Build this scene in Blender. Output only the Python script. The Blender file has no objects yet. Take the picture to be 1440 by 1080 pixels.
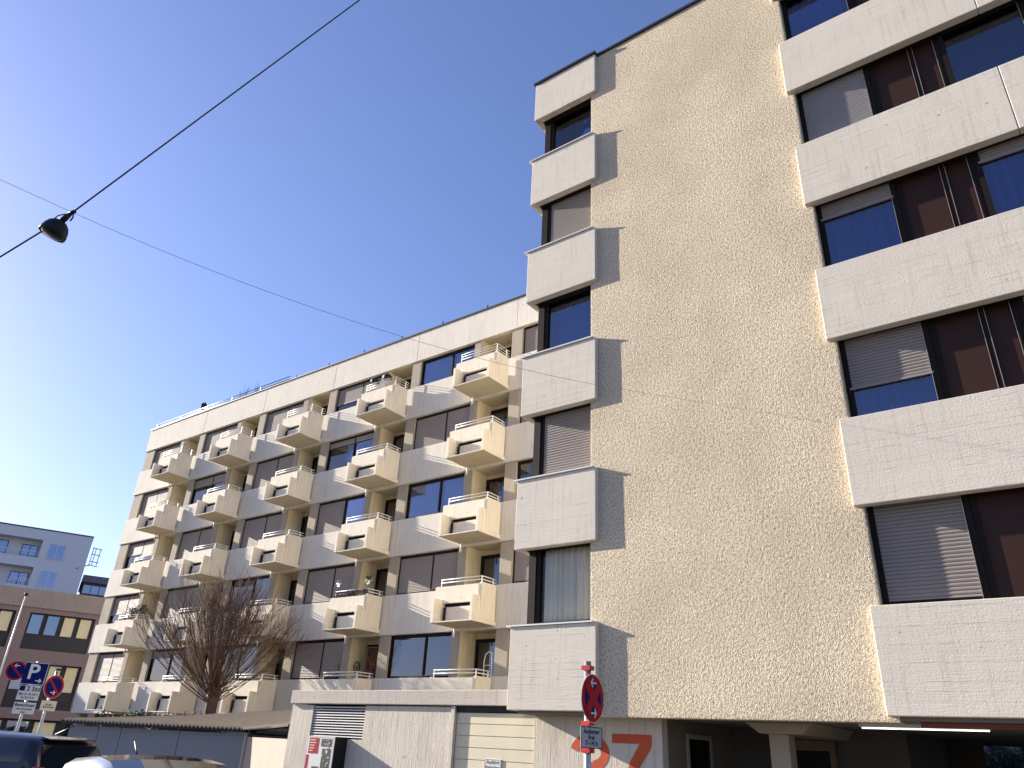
import bpy, math, random
from mathutils import Vector, Matrix, noise
R = math.radians
rnd = random.Random(7)
C = bpy.context.scene.collection
WO = {}

# ---------------------------------------------------------------- helpers
class MB:
    def __init__(s): s.v = []; s.f = []; s.sm = []
    def add(s, vs, fs, smooth=False):
        n = len(s.v); s.v += [tuple(v) for v in vs]
        for f in fs: s.f.append([i + n for i in f]); s.sm.append(smooth)
        return s
    def box(s, x0, x1, y0, y1, z0, z1):
        if x0 > x1: x0, x1 = x1, x0
        if y0 > y1: y0, y1 = y1, y0
        if z0 > z1: z0, z1 = z1, z0
        return s.add([(x0,y0,z0),(x1,y0,z0),(x1,y1,z0),(x0,y1,z0),(x0,y0,z1),(x1,y0,z1),(x1,y1,z1),(x0,y1,z1)],
              [(0,3,2,1),(4,5,6,7),(0,1,5,4),(1,2,6,5),(2,3,7,6),(3,0,4,7)])
    def quad(s, a, b, c, d): return s.add([a, b, c, d], [(0,1,2,3)])
    def prism(s, pts, d):      # pts: closed 3d outline, d: extrusion vector
        n = len(pts); d = Vector(d); p = [Vector(q) for q in pts]
        return s.add(p + [q + d for q in p], [tuple(range(n))[::-1], tuple(range(n, 2*n))] + [(i, (i+1) % n, (i+1) % n + n, i + n) for i in range(n)])
    def tube(s, pts, r, n=8, cap=True):
        pts = [Vector(p) for p in pts]; m = len(pts)
        rs = r if isinstance(r, (list, tuple)) else [r]*m
        vs = []; fs = []; up = None
        for i, p in enumerate(pts):
            d = (pts[min(i+1, m-1)] - pts[max(i-1, 0)]).normalized()
            if up is None: up = Vector((0,0,1)) if abs(d.z) < .9 else Vector((1,0,0))
            a = d.cross(up).normalized(); b = a.cross(d).normalized(); up = b
            for k in range(n):
                t = 2*math.pi*k/n; vs.append(p + (a*math.cos(t) + b*math.sin(t))*rs[i])
        for i in range(m-1):
            for k in range(n): fs.append((i*n+k, i*n+(k+1) % n, (i+1)*n+(k+1) % n, (i+1)*n+k))
        if cap: fs.append(tuple(range(n))[::-1]); fs.append(tuple(range((m-1)*n, m*n)))
        return s.add(vs, fs, n > 5)
    def lathe(s, prof, c, M=None, n=24):   # prof (r,z)
        vs = []; fs = []; c = Vector(c); M = M or Matrix.Identity(3)
        for r, z in prof:
            for k in range(n):
                t = 2*math.pi*k/n; vs.append(c + M @ Vector((r*math.cos(t), r*math.sin(t), z)))
        for i in range(len(prof)-1):
            for k in range(n): fs.append((i*n+k, i*n+(k+1) % n, (i+1)*n+(k+1) % n, (i+1)*n+k))
        return s.add(vs, fs, True)
    def build(s, name, mat, parent=None, bevel=0, loc=None):
        o0 = WO.get(parent.name, Vector()) if parent else Vector()
        o = Vector(loc) if loc else o0
        me = bpy.data.meshes.new(name)
        me.from_pydata([(v[0]-o[0], v[1]-o[1], v[2]-o[2]) for v in s.v], [], s.f)
        for p, q in zip(me.polygons, s.sm): p.use_smooth = q
        ob = bpy.data.objects.new(name, me); C.objects.link(ob); me.materials.append(mat)
        if parent: ob.parent = parent
        ob.location = o - o0; WO[ob.name] = o
        if bevel:
            b = ob.modifiers.new('bevel', 'BEVEL'); b.width = bevel; b.segments = 2; b.limit_method = 'ANGLE'; b.angle_limit = R(40)
        return ob

def tag(o, label=None, cat=None, group=None, kind=None):
    if label: o['label'] = label
    if cat: o['category'] = cat
    if group: o['group'] = group
    if kind: o['kind'] = kind
    return o
def thing(name, label, cat, loc, group=None):
    o = bpy.data.objects.new(name, None); C.objects.link(o); o.location = loc; o.empty_display_size = .2
    WO[o.name] = Vector(loc); return tag(o, label, cat, group)
def copy_tree(o, parent=None, loc=None):
    c = o.copy(); C.objects.link(c); c.parent = parent
    if loc is not None: c.location = loc
    for ch in list(o.children): copy_tree(ch, c)
    return c
def text_mb(txt, size, origin, ux, uy, depth=.003, bold=0.0, align='CENTER', spacing=1):
    cu = bpy.data.curves.new('t', 'FONT'); cu.body = txt; cu.size = size; cu.align_x = align; cu.align_y = 'CENTER'
    cu.offset = bold; cu.space_line = spacing; cu.resolution_u = 3
    ob = bpy.data.objects.new('t', cu); C.objects.link(ob); bpy.context.view_layer.update()
    dg = bpy.context.evaluated_depsgraph_get(); me = bpy.data.meshes.new_from_object(ob.evaluated_get(dg))
    ux = Vector(ux); uy = Vector(uy); n = ux.cross(uy); org = Vector(origin)
    mb = MB(); mb.add([org + ux*v.co.x + uy*v.co.y + n*depth for v in me.vertices], [tuple(p.vertices) for p in me.polygons])
    bpy.data.objects.remove(ob); bpy.data.curves.remove(cu); bpy.data.meshes.remove(me)
    return mb

# ---------------------------------------------------------------- materials
class NT:
    def __init__(s, name):
        s.m = bpy.data.materials.new(name); s.m.use_nodes = True; s.t = s.m.node_tree; s.n = s.t.nodes; s.n.clear()
        s.out = s.n.new('ShaderNodeOutputMaterial'); s.tc = s.n.new('ShaderNodeTexCoord'); s.co = s.tc.outputs['Object']
    def nd(s, typ, ins=None, **kw):
        n = s.n.new('ShaderNode' + typ)
        for k, v in kw.items(): setattr(n, k, v)
        for k, v in (ins or {}).items():
            i = n.inputs[k]
            if hasattr(v, 'is_linked') or isinstance(v, bpy.types.NodeSocket): s.t.links.new(v, i)
            else: i.default_value = v
        return n
    def math(s, op, a, b=0.0, c=0.0): return s.nd('Math', {0: a, 1: b, 2: c}, operation=op).outputs[0]
    def scale(s, v): return s.nd('Mapping', {'Vector': s.co, 'Scale': v}).outputs[0]
    def noise(s, vec, sc, det=3, rough=.55): return s.nd('TexNoise', {'Vector': vec, 'Scale': sc, 'Detail': det, 'Roughness': rough}).outputs['Fac']
    def ramp(s, fac, a, b, ca=(0,0,0,1), cb=(1,1,1,1)):
        r = s.nd('ValToRGB', {'Fac': fac}); e = r.color_ramp.elements
        e[0].position = a; e[1].position = b; e[0].color = ca; e[1].color = cb; return r.outputs[0]
    def mix(s, f, a, b, mode='MIX'):
        n = s.n.new('ShaderNodeMix'); n.data_type = 'RGBA'; n.blend_type = mode
        for i, v in ((0, f), (6, a), (7, b)):
            if isinstance(v, bpy.types.NodeSocket): s.t.links.new(v, n.inputs[i])
            else: n.inputs[i].default_value = v
        return n.outputs[2]
    def bsdf(s, col, rough=.8, bump=None, dist=.01, strength=1.0, metal=0.0, spec=.3, **kw):
        ins = {'Base Color': col, 'Roughness': rough, 'Metallic': metal, 'Specular IOR Level': spec}; ins.update(kw)
        p = s.nd('BsdfPrincipled', ins)
        if bump is not None:
            b = s.nd('Bump', {'Height': bump, 'Distance': dist, 'Strength': strength}); s.t.links.new(b.outputs[0], p.inputs['Normal'])
        s.t.links.new(p.outputs[0], s.out.inputs[0]); return s.m
def c4(c): return (c[0], c[1], c[2], 1)

def plain(name, col, rough=.6, metal=0.0, var=.15, spec=.4, bump=.0):
    t = NT(name); f = t.noise(t.co, 3.0, 4)
    dark = c4([x*(1-var) for x in col])
    f2 = t.noise(t.co, 40.0, 3)
    return t.bsdf(t.mix(f, dark, c4([min(1, x*(1+var*.6)) for x in col])), rough, f2 if bump else None, bump, metal=metal, spec=spec)

def boards(name, col, axis='H', pitch=.115, stain=.35, grain=1.0, dark=(.17,.15,.13)):
    """board-marked painted concrete: boards run along X ('H') or stand upright ('V')"""
    t = NT(name); sep = t.nd('SeparateXYZ', {0: t.co})
    X, Y, Z = sep.outputs
    horiz = t.math('ADD', X, Y)
    a = Z if axis == 'H' else horiz
    along = horiz if axis == 'H' else Z
    k = t.math('DIVIDE', a, pitch)
    fr = t.math('FRACT', k); idx = t.math('FLOOR', k)
    joint = t.math('MULTIPLY', t.math('COMPARE', fr, 0.0, .06), 1.0)
    seg = t.math('FLOOR', t.math('ADD', t.math('MULTIPLY', along, .45), t.math('MULTIPLY', idx, .37)))
    wn = t.nd('TexWhiteNoise', {'Vector': t.nd('CombineXYZ', {0: idx, 1: seg, 2: 0.0}).outputs[0]}, noise_dimensions='3D').outputs[0]
    g = t.noise(t.nd('CombineXYZ', {0: t.math('MULTIPLY', along, 1.6), 1: t.math('MULTIPLY', a, 26.0), 2: wn}).outputs[0], 2.2, 5, .65)
    pore = t.ramp(t.noise(t.co, 46, 2), .60, .70)
    jn = t.math('MULTIPLY', t.math('MULTIPLY', joint, t.ramp(t.noise(t.co, 2.6, 3), .42, .62)), t.ramp(t.nd('TexWhiteNoise', {'Vector': t.nd('CombineXYZ', {0: seg, 1: idx, 2: 3.0}).outputs[0]}, noise_dimensions='3D').outputs[0], .45, .6))
    h = t.math('ADD', t.math('MULTIPLY', g, .55*grain), t.math('MULTIPLY', wn, .14))
    h = t.math('SUBTRACT', h, t.math('MULTIPLY', jn, .45))
    h = t.math('SUBTRACT', h, t.math('MULTIPLY', pore, .16))
    h = t.math('ADD', h, t.math('MULTIPLY', t.noise(t.co, 30, 4), .26))
    # dirt: soft patches, runs down from the top edges, joints
    runs = t.noise(t.nd('CombineXYZ', {0: t.math('MULTIPLY', horiz, 11.0), 1: t.math('MULTIPLY', Z, .55), 2: 0.0}).outputs[0], 1.6, 5, .6)
    runs = t.ramp(runs, .52, .74)
    patch = t.ramp(t.noise(t.co, .9, 4), .35, .75)
    col1 = t.mix(t.math('MULTIPLY', wn, .18), c4(col), c4([x*.8 for x in col]))
    col1 = t.mix(t.math('MULTIPLY', patch, stain*.45), col1, c4([x*.62 for x in col]))
    col1 = t.mix(t.math('MULTIPLY', runs, stain), col1, c4([x*.55 for x in col]))
    col1 = t.mix(t.math('MULTIPLY', jn, .45), col1, c4(dark))
    spots = t.ramp(t.noise(t.co, 9, 2, .3), .735, .76)
    col1 = t.mix(t.math('MULTIPLY', spots, .5), col1, c4(dark))
    return t.bsdf(col1, .85, h, .011, .75, spec=.2)

def stucco():
    t = NT('rough_cream_render')
    w = t.noise(t.co, 5, 2); warp = t.nd('VectorMath', {0: t.co, 1: t.nd('TexNoise', {'Vector': t.co, 'Scale': 9.0}).outputs['Color']}, operation='MULTIPLY_ADD')
    warp.inputs[1].default_value = (1, 1, 1)
    v = t.nd('TexVoronoi', {'Vector': t.co, 'Scale': 52.0, 'Randomness': 1.0}, feature='SMOOTH_F1').outputs['Distance']
    n1 = t.noise(t.scale((1, 1, .8)), 62, 4, .6); n2 = t.noise(t.co, 90, 3)
    h = t.math('ADD', t.math('MULTIPLY', v, -.7), t.math('ADD', t.math('MULTIPLY', n1, 1.1), t.math('MULTIPLY', n2, .3)))
    big = t.noise(t.co, .55, 5, .6)
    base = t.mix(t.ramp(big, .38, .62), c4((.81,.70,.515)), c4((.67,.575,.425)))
    base = t.mix(t.ramp(n1, .32, .50, (1,1,1,1), (0,0,0,1)), base, c4((.30,.235,.165)))  # low spots darkened: relief shade painted into the base colour
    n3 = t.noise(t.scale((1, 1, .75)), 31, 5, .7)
    base = t.mix(t.math('MULTIPLY', t.ramp(n3, .38, .53, (1,1,1,1), (0,0,0,1)), .8), base, c4((.31,.245,.175)))  # coarser dark speckle, grain shade put into the colour as well
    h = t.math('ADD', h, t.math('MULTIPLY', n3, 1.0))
    return t.bsdf(base, .92, h, .012, 1.0, spec=.12)

def cream(name='cream_paint', col=(.74,.64,.44)):
    t = NT(name); g = t.noise(t.scale((9, 9, .7)), 1.5, 4)
    c = t.mix(t.ramp(g, .42, .75), c4(col), c4([x*.78 for x in col]))
    c = t.mix(t.math('MULTIPLY', t.ramp(t.noise(t.co, 1.3, 4), .45, .7), .5), c, c4((col[0]*.8, col[1]*.76, col[2]*.72)))
    return t.bsdf(c, .8, t.noise(t.co, 30, 4), .004, .6, spec=.2)

def glass(name, tint, refl=.35, bl=.2):
    """window pane: part see-through, part mirror"""
    t = NT(name)
    tr = t.nd('BsdfTransparent', {'Color': c4(tint)}).outputs[0]
    gl = t.nd('BsdfGlossy', {'Color': (.93,.95,1,1), 'Roughness': .01})
    wob = t.nd('Bump', {'Height': t.noise(t.co, 1.1, 2), 'Distance': .02, 'Strength': .06}); t.t.links.new(wob.outputs[0], gl.inputs['Normal'])
    fr = t.nd('LayerWeight', {'Blend': bl}).outputs['Fresnel']
    f = t.math('ADD', t.math('MULTIPLY', fr, 1-refl), refl)
    mx = t.nd('MixShader', {0: f, 1: tr, 2: gl.outputs[0]})
    t.t.links.new(mx.outputs[0], t.out.inputs[0]); return t.m

def emit(name, col, s):
    t = NT(name); e = t.nd('Emission', {'Color': c4(col), 'Strength': s}); t.t.links.new(e.outputs[0], t.out.inputs[0]); return t.m

def cloth(name, col):
    t = NT(name); d = t.nd('BsdfDiffuse', {'Color': c4(col)}).outputs[0]; tl = t.nd('BsdfTranslucent', {'Color': c4(col)}).outputs[0]
    m = t.nd('MixShader', {0: .3, 1: d, 2: tl}); t.t.links.new(m.outputs[0], t.out.inputs[0]); return t.m

def bark():
    t = NT('reddish_bark'); n = t.noise(t.scale((8, 8, 1.5)), 3, 4)
    return t.bsdf(t.mix(n, c4((.052,.027,.020)), c4((.14,.082,.058))), .8, n, .01)
def ground_mat(name, a, b, sc=20, dist=.004):
    t = NT(name); n = t.noise(t.co, sc, 6, .7); n2 = t.noise(t.co, .4, 4)
    return t.bsdf(t.mix(n2, t.mix(n, c4(a), c4(b)), c4([(x+y)/2*.75 for x, y in zip(a, b)])), .9, n, dist)
def carpaint(name, col):
    t = NT(name); f = t.noise(t.co, 2, 3)
    return t.bsdf(t.mix(f, c4(col), c4([x*.8 for x in col])), .32, metal=.35, spec=.6, **{'Coat Weight': .8, 'Coat Roughness': .06})
def roofsheet():
    t = NT('weathered_corrugated_sheet'); n = t.noise(t.scale((1, 4, 4)), 3, 5)
    return t.bsdf(t.mix(n, c4((.24,.21,.17)), c4((.48,.42,.33))), .9, n, .004)

M = dict(
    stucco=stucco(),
    band=boards('board_marked_white_concrete', (.68,.62,.53), 'H', .115, .42),
    bandw=boards('ribbed_white_concrete', (.72,.67,.585), 'V', .105, .5, .6),
    balc=boards('balcony_concrete', (.78,.71,.58), 'V', .105, .45, .6),
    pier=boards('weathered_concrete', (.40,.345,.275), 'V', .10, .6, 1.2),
    gar=boards('upright_board_concrete', (.60,.545,.455), 'V', .10, .85, 2.6),
    ledge=boards('ledge_concrete', (.56,.50,.43), 'H', .13, .8, 1.0),
    cream=cream(), soffit=plain('soffit_paint', (.60,.52,.38), .85),
    frame=plain('dark_brown_frame', (.016,.011,.010), .6, spec=.12),
    panel=plain('brown_panel', (.038,.016,.011), .5, spec=.2),
    seam=plain('bright_metal_trim', (.55,.45,.33), .35, metal=.6),
    shut=plain('taupe_shutter', (.262,.228,.21), .6, var=.06), shutd=plain('grey_shutter', (.27,.255,.26), .5, var=.06),
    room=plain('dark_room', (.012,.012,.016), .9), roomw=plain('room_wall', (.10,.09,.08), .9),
    glass=glass('window_glass', (.60,.68,.85), .09), glassd=glass('dark_window_glass', (.35,.42,.55), .10),
    glassc=glass('clear_glass', (.96,.96,.93), .02, .08), glassb=glass('far_window_glass', (.5,.6,.8), .16),
    curtain=cloth('white_curtain', (.95,.88,.74)), curtainb=cloth('blue_grey_curtain', (.17,.26,.55)),
    metal=plain('white_metal', (.72,.70,.66), .4, spec=.5), galv=plain('galvanised_steel', (.42,.43,.44), .38, metal=.8),
    darkmetal=plain('dark_metal', (.012,.013,.015), .5, spec=.2), coping=plain('dark_coping', (.05,.05,.055), .5, metal=.3),
    black=plain('black_plastic', (.010,.010,.012), .5), red=plain('sign_red', (.42,.014,.018), .6, spec=.1, var=.08),
    blue=plain('sign_blue', (.006,.012,.12), .7, spec=.08, var=.08), white=plain('sign_white', (.66,.66,.64), .6, var=.05, spec=.1),
    plate=plain('dull_white_plate', (.42,.41,.40), .6, var=.1, spec=.1), orange=plain('faded_red_paint', (.50,.085,.028), .8, var=.3), redclamp=plain('red_clamp', (.55,.03,.03), .4),
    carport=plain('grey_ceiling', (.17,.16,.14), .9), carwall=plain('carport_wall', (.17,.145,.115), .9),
    column=plain('column_concrete', (.36,.31,.24), .85), wood=plain('door_wood', (.17,.10,.055), .6), brown=plain('brown_fascia', (.16,.035,.015), .6),
    gdoor=plain('cream_garage_door', (.66,.59,.42), .6, var=.12), bark=bark(),
    bgwhite=plain('pale_grey_render', (.62,.63,.66), .9, var=.06), bgbrown=plain('mauve_brown_render', (.27,.19,.17), .9, var=.12),
    bgconc=boards('stained_concrete_parapet', (.38,.31,.26), 'V', .5, .9, 1.0), bgdark=plain('dark_spandrel', (.022,.02,.026), .5), bggrey=plain('grey_roof_box', (.15,.15,.17), .8),
    reflpane=plain('painted_cream_reflection', (.85,.72,.42), .7), shedw=plain('grey_shed_panel', (.20,.21,.24), .7, var=.08), shedl=plain('beige_shed_wall', (.36,.315,.26), .85),  # cream panes: mirrored sunlit walls painted into the pane colour
    sheet=roofsheet(), leaf=plain('dark_green_leaf', (.04,.075,.03), .6, var=.5), plantpot=plain('terracotta', (.35,.13,.06), .8),
    asphalt=ground_mat('asphalt', (.045,.045,.048), (.085,.083,.08)), paving=ground_mat('concrete_paving', (.17,.15,.13), (.25,.23,.20), 6), earth=ground_mat('ground_soil', (.10,.10,.07), (.17,.15,.10), 3),
    carblack=carpaint('black_car_paint', (.010,.010,.016)), carsilver=carpaint('silver_car_paint', (.40,.41,.42)), carglass=plain('dark_car_glass', (.006,.008,.010), .05, spec=.6),
    tyre=plain('tyre_rubber', (.015,.015,.015), .8), tail=plain('red_tail_lamp', (.50,.010,.015), .15, spec=.8), tube=emit('fluorescent_tube', (1,.97,.9), 1.1),
    flower=plain('pink_flowers', (.35,.10,.08), .8, var=.5), lens=plain('lamp_glass', (.02,.02,.024), .3, spec=.2),
)
# ---------------------------------------------------------------- ground
def sheet(name, x0, x1, y0, y1, z, mat):
    mb = MB(); mb.quad((x0,y0,z),(x1,y0,z),(x1,y1,z),(x0,y1,z)); o = mb.build(name, mat); o['kind'] = 'structure'; return o
sheet('ground', -700, 700, -700, 700, -.12, M['earth'])
sheet('road', -300, 300, -6.5, 6.8, -.11, M['asphalt'])
pv = MB().box(-38, 40, 6.8, 19.0, -.12, 0).build('pavement', M['paving'], bevel=.01); pv['kind'] = 'structure'
pv2 = MB().box(-300, 300, -9.5, -6.5, -.12, 0).build('pavement', M['paving'], bevel=.01); pv2['kind'] = 'structure'
sheet('courtyard', -52, -38.01, 6.8, 19.0, -.105, M['paving'])

# ---------------------------------------------------------------- shared pieces
def shutter_mb(x0, x1, y, z0, z1, pitch=.055):
    mb = MB(); n = max(1, int(round((z1-z0)/pitch))); p = (z1-z0)/n; vs = []; fs = []
    for i in range(n):
        a = z0 + i*p
        for dz, dy in ((0, .010), (p*.12, 0), (p*.5, -.006), (p*.86, 0)): vs += [(x0, y+dy, a+dz), (x1, y+dy, a+dz)]
    vs += [(x0, y+.010, z1), (x1, y+.010, z1)]
    for i in range(len(vs)//2-1): fs.append((2*i, 2*i+1, 2*i+3, 2*i+2))
    mb.add(vs, fs); mb.box(x0, x1, y-.012, y+.02, z0-.04, z0-.001); return mb
def curtain_mb(x0, x1, y, z0, z1, amp=.03, wl=.16):
    vs = []; fs = []; n = int((x1-x0)/.02); ph = rnd.random()*6
    for i in range(n+1):
        x = x0 + (x1-x0)*i/n; d = amp*math.sin(x*2*math.pi/wl+ph+1.2*math.sin(x*5+ph)) + amp*.4*math.sin(x*70)
        vs += [(x, y+d, z0), (x, y+d*.6, z1)]
    for i in range(n): fs.append((2*i, 2*i+2, 2*i+3, 2*i+1))
    return MB().add(vs, fs, True)
def frame_mb(xs, y0, y1, z0, z1, w=.07, top=.10, bot=.07):
    mb = MB(); mb.box(xs[0], xs[-1], y0, y1, z1-top, z1); mb.box(xs[0], xs[-1], y0, y1, z0, z0+bot)
    for i, x in enumerate(xs):
        a = x if i == 0 else x-w/2; 
        if i == len(xs)-1: a = x-w
        mb.box(a, a+w, y0+.002, y1-.002, z0+bot, z1-top)
    return mb
def window(parent, xs, Y, z0, z1, states, glassm, shm, w=.07, curtain=None):
    """xs: frame lines; states per light: ('s',frac) shutter lowered by frac, curtain flag"""
    fr = frame_mb(xs, Y, Y+.08, z0, z1, w).build('window', M['frame'], parent)
    for i in range(len(xs)-1):
        a, b = xs[i]+w*.6, xs[i+1]-w*.6; frac, cur = states[i]
        zt = z1-.10
        if frac > 0:
            zb = zt-(zt-z0-.05)*frac
            shutter_mb(a, b, Y+.012, zb, zt).build('shutter', shm, fr)
        if frac < 1:
            MB().box(a-.01, b+.01, Y+.045, Y+.055, z0+.05, zt).build('pane', glassm, fr)
            if cur: curtain_mb(a+.03 if cur != 2 else a+(b-a)*.35, b-.03, Y+.16, z0+.06, zt, .05 if cur == 3 else .03, .19 if cur == 3 else .15).build('curtain', M['curtain'] if cur != 3 else M['curtainb'], fr)
    return fr

ZT = [3.63+2.8*k for k in range(5)]
# ================================================================= front block
YF = 11.3; YR = 11.4
main = thing('apartment_building', 'tall front apartment block with windowless rough cream wall between white concrete bands', 'building', (-4.5, 11.4, 0))
# rough wall, real relief on the street face
X0, X1, Z0, Z1 = -6.84, -2.2, 2.17, 17.47
st = .021; nx = int((X1-X0)/st); nz = int((Z1-Z0)/st); vs = []; fs = []
for j in range(nz+1):
    z = Z0+(Z1-Z0)*j/nz
    for i in range(nx+1):
        x = X0+(X1-X0)*i/nx
        d = noise.noise(Vector((x*25, 0, z*22)))*.0026 + noise.noise(Vector((x*44, 3, z*40)))*.0022 + noise.noise(Vector((x*1.6, 7, z*1.5)))*.0018
        e = min(i, nx-i, j, nz-j)
        vs.append((x, YR - (d if e else -.004), z))
for j in range(nz):
    for i in range(nx):
        a = j*(nx+1)+i; fs.append((a, a+1, a+nx+2, a+nx+1))
mb = MB(); mb.add(vs, fs, True)
mb.box(X0+.001, X1-.001, YR+.006, YR+.35, Z0, Z1)
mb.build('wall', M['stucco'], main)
MB().box(X0-.02, 9.4, 12.25, 24, 2.30, 17.40).build('wall', M['roomw'], main)
MB().box(-8.38, -8.30, 11.75, 19.2, 2.30, 17.40).box(-8.30, X0-.02, 12.4, 24, 2.30, 17.40).build('wall', M['bandw'], main)
# roof cap
cp = MB().box(X0-.02, X1+.02, YR-.05, 24.05, 17.48, 17.54).box(-8.52, -6.64, YF-.05, YR-.06, 17.50, 17.56).box(-8.52, X0-.03, YR-.055, 24.05, 17.50, 17.56).box(X1+.03, 9.5, YF-.05, 24.05, 17.50, 17.56)
cp.build('roof', M['coping'], main)
# corner bands (wrap the left corner) and street bands
for k in range(6):
    zt = 17.49 if k == 5 else ZT[k]; zb = 16.22 if k == 5 else zt-1.38
    if k == 0: zb = 2.24
    b = MB()
    b.box(-8.48, -6.67, YF, YF+.16, zb, zt)
    b.box(-8.48, -8.33, YF+.16, 19.2, zb+.001, zt-.001)
    ob = b.build('parapet', M['band'], main, bevel=.012)
    if k < 5:
        MB().box(-8.56, -6.72, YF-.035, YF+.30, zt+.004, zt+.03).build('window_sill', M['metal'], main)
    MB().box(-8.33, X0, YF+.16, YF+.5, zb+.02, zb+.12).build('soffit', M['frame'], main)
    for xa, xb in ((-2.33, .943), (.949, 5.3), (5.306, 9.45)):
        MB().box(xa, xb, YF, YF+.16, zb, zt).build('parapet', M['band'], main, bevel=.012)
    MB().box(-2.19, 9.4, YF+.163, YF+.6, zb+.03, zt-.02).build('slab', M['frame'], main)
    if k == 5: MB().box(-8.32, X0-.001, YF+.163, 12.3, zb+.13, zt-.02).build('slab', M['frame'], main)
# corner windows
cst = {0: ((0,0),(0,1)), 1: ((1,0),(1,0)), 2: ((0,0),(0,0)), 3: ((1,0),(1,0)), 4: ((0,0),(0,0))}
for k in range(5):
    z0 = ZT[k]+.035; z1 = ZT[k]+1.60 if k < 4 else 16.50
    Y = 11.58
    fr = MB().box(-8.30, -8.14, Y-.02, Y+.12, z0, z1).box(-8.14, X0, Y, Y+.08, z1-.14, z1).box(-8.14, X0, Y, Y+.08, z0, z0+.07).box(-8.139, -8.05, Y+.003, Y+.077, z0+.07, z1-.14).box(-6.93, X0, Y+.003, Y+.077, z0+.07, z1-.14)
    for a in range(4):
        fr.box(-8.298, -8.23, Y+.12+a*1.7, Y+.2+a*1.7, z0, z1)
    fr.box(-8.296, -8.235, Y+.12, 18.0, z1-.12, z1-.001).box(-8.296, -8.235, Y+.12, 18.0, z0, z0+.06)
    fo = fr.build('window', M['frame'], main)
    if k in (1, 3):
        shutter_mb(-8.05, -6.93, Y+.012, z0+.08, z1-.10).build('shutter', M['shut'], fo)
    else:
        MB().box(-8.05, -6.93, Y+.05, Y+.06, z0+.07, z1-.13).build('pane', M['glass'] if k != 0 else M['glassc'], fo)
        if k == 0: curtain_mb(-8.0, -6.96, Y+.12, z0+.07, z1-.15, .035, .12).build('curtain', M['curtain'], fo)
        if k == 2: curtain_mb(-7.98, -6.96, Y+.30, z0+.07, z1-.15, .035, .3).build('curtain', M['curtainb'], fo)
        if k == 4: curtain_mb(-8.02, -7.86, Y+.2, z0+.07, z1-.15, .02, .06).build('curtain', M['curtain'], fo)
    MB().box(-8.27, -8.26, Y+.2, 17.9, z0+.06, z1-.12).build('pane', M['glassd'], fo)
# street windows and brown panels on the right
#  per floor: list of (shutter fraction, curtain) for the repeating windows
sst = [[(1,0),(1,0),(.4,3)], [(.62,3),(.55,3),(0,3)], [(.22,3),(.16,3),(0,3)], [(1,0),(0,0),(.5,3)], [(0,3),(.3,3),(0,3)]]
for k in range(5):
    z0 = ZT[k]+.01; z1 = ZT[k]+1.58 if k < 4 else 16.45
    Y = 11.55; base = -2.2
    for i in range(4):
        xa = base+i*2.47
        fr, cu = sst[k][i % 3]
        wo = window(main, [xa+.002, xa+1.30], Y, z0, z1, [(fr, cu)], M['glass'], M['shut'] if k < 3 else M['shutd'], .085)
        if fr == 0: MB().box(xa+.10, xa+1.2, Y+.35, Y+.36, z0+.06, z1-.1).build('curtain', M['curtainb'], wo) if cu == 0 and False else None
        MB().box(xa+1.215, xa+1.222, Y-.012, Y-.001, z0, z1-.1).build('trim', M['seam'], wo)
        # brown panels between windows
        pz = MB().box(xa+1.30, xa+2.47, Y+.05, Y+.10, z0, z1)
        po = pz.build('wall_panel', M['panel'], main)
        fm = MB()
        for a, b, d in ((1.302, 1.38, .02), (1.98, 2.07, .015), (2.39, 2.468, .02)):
            fm.box(xa+a, xa+b, Y+d, Y+.049, z0+.001, z1-.08)
        fm.box(xa+1.302, xa+2.468, Y+.0, Y+.052, z1-.079, z1-.001)
        fm.build('frame', M['frame'], po)
        sm = MB()
        for a in (1.985, 2.062, 2.385): sm.box(xa+a-.004, xa+a+.004, Y+.005, Y+.0145, z0+.002, z1-.1)
        sm.build('trim', M['seam'], po)
# dark return behind the panels so no light leaks
MB().box(9.42, 9.46, YR, 24, 2.3, 17.45).build('wall', M['bandw'], main)
# little ornament on the sill of floor 1
orn = thing('candlestick', 'small dark candlestick ornament with bright stem standing inside the half shuttered window', 'ornament', (-1.62, 11.72, ZT[1]+.09))
MB().lathe([(.0,0),(.07,0),(.07,.015),(.015,.03),(.012,.16),(.03,.17),(.03,.18),(0,.18)], (-1.62,11.72,ZT[1]+.09), n=12).build('stem', M['white'], orn)
MB().lathe([(.0,.18),(.035,.18),(.045,.24),(.02,.26),(0,.26)], (-1.62,11.72,ZT[1]+.09), n=12).build('cup', M['darkmetal'], orn)

# ---- stilted ground floor
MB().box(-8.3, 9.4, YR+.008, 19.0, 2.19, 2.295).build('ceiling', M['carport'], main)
MB().box(-1.98, 9.4, YF+.17, YF+.24, 2.12, 2.30).build('fascia', M['brown'], main)
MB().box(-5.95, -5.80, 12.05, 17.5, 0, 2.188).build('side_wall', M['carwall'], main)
wd = MB().box(-5.797, -5.77, 12.75, 12.83, 1.0, 2.0).box(-5.797, -5.77, 13.7, 13.78, 1.0, 2.0).box(-5.797, -5.77, 12.83, 13.7, 1.93, 2.0).box(-5.797, -5.77, 12.83, 13.7, 1.0, 1.06).build('window', M['column'], main)
MB().box(-5.796, -5.785, 12.83, 13.7, 1.06, 1.93).build('pane', M['glassd'], wd)
for cx, cy, cw in ((-4.15, 12.62, .30), (-4.15, 16.6, .3), (1.5, 12.62, .3)):
    col = MB().box(cx-cw/2, cx+cw/2, cy-cw/2, cy+cw/2, 0, 2.03).build('column', M['column'], main, bevel=.01)
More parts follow.
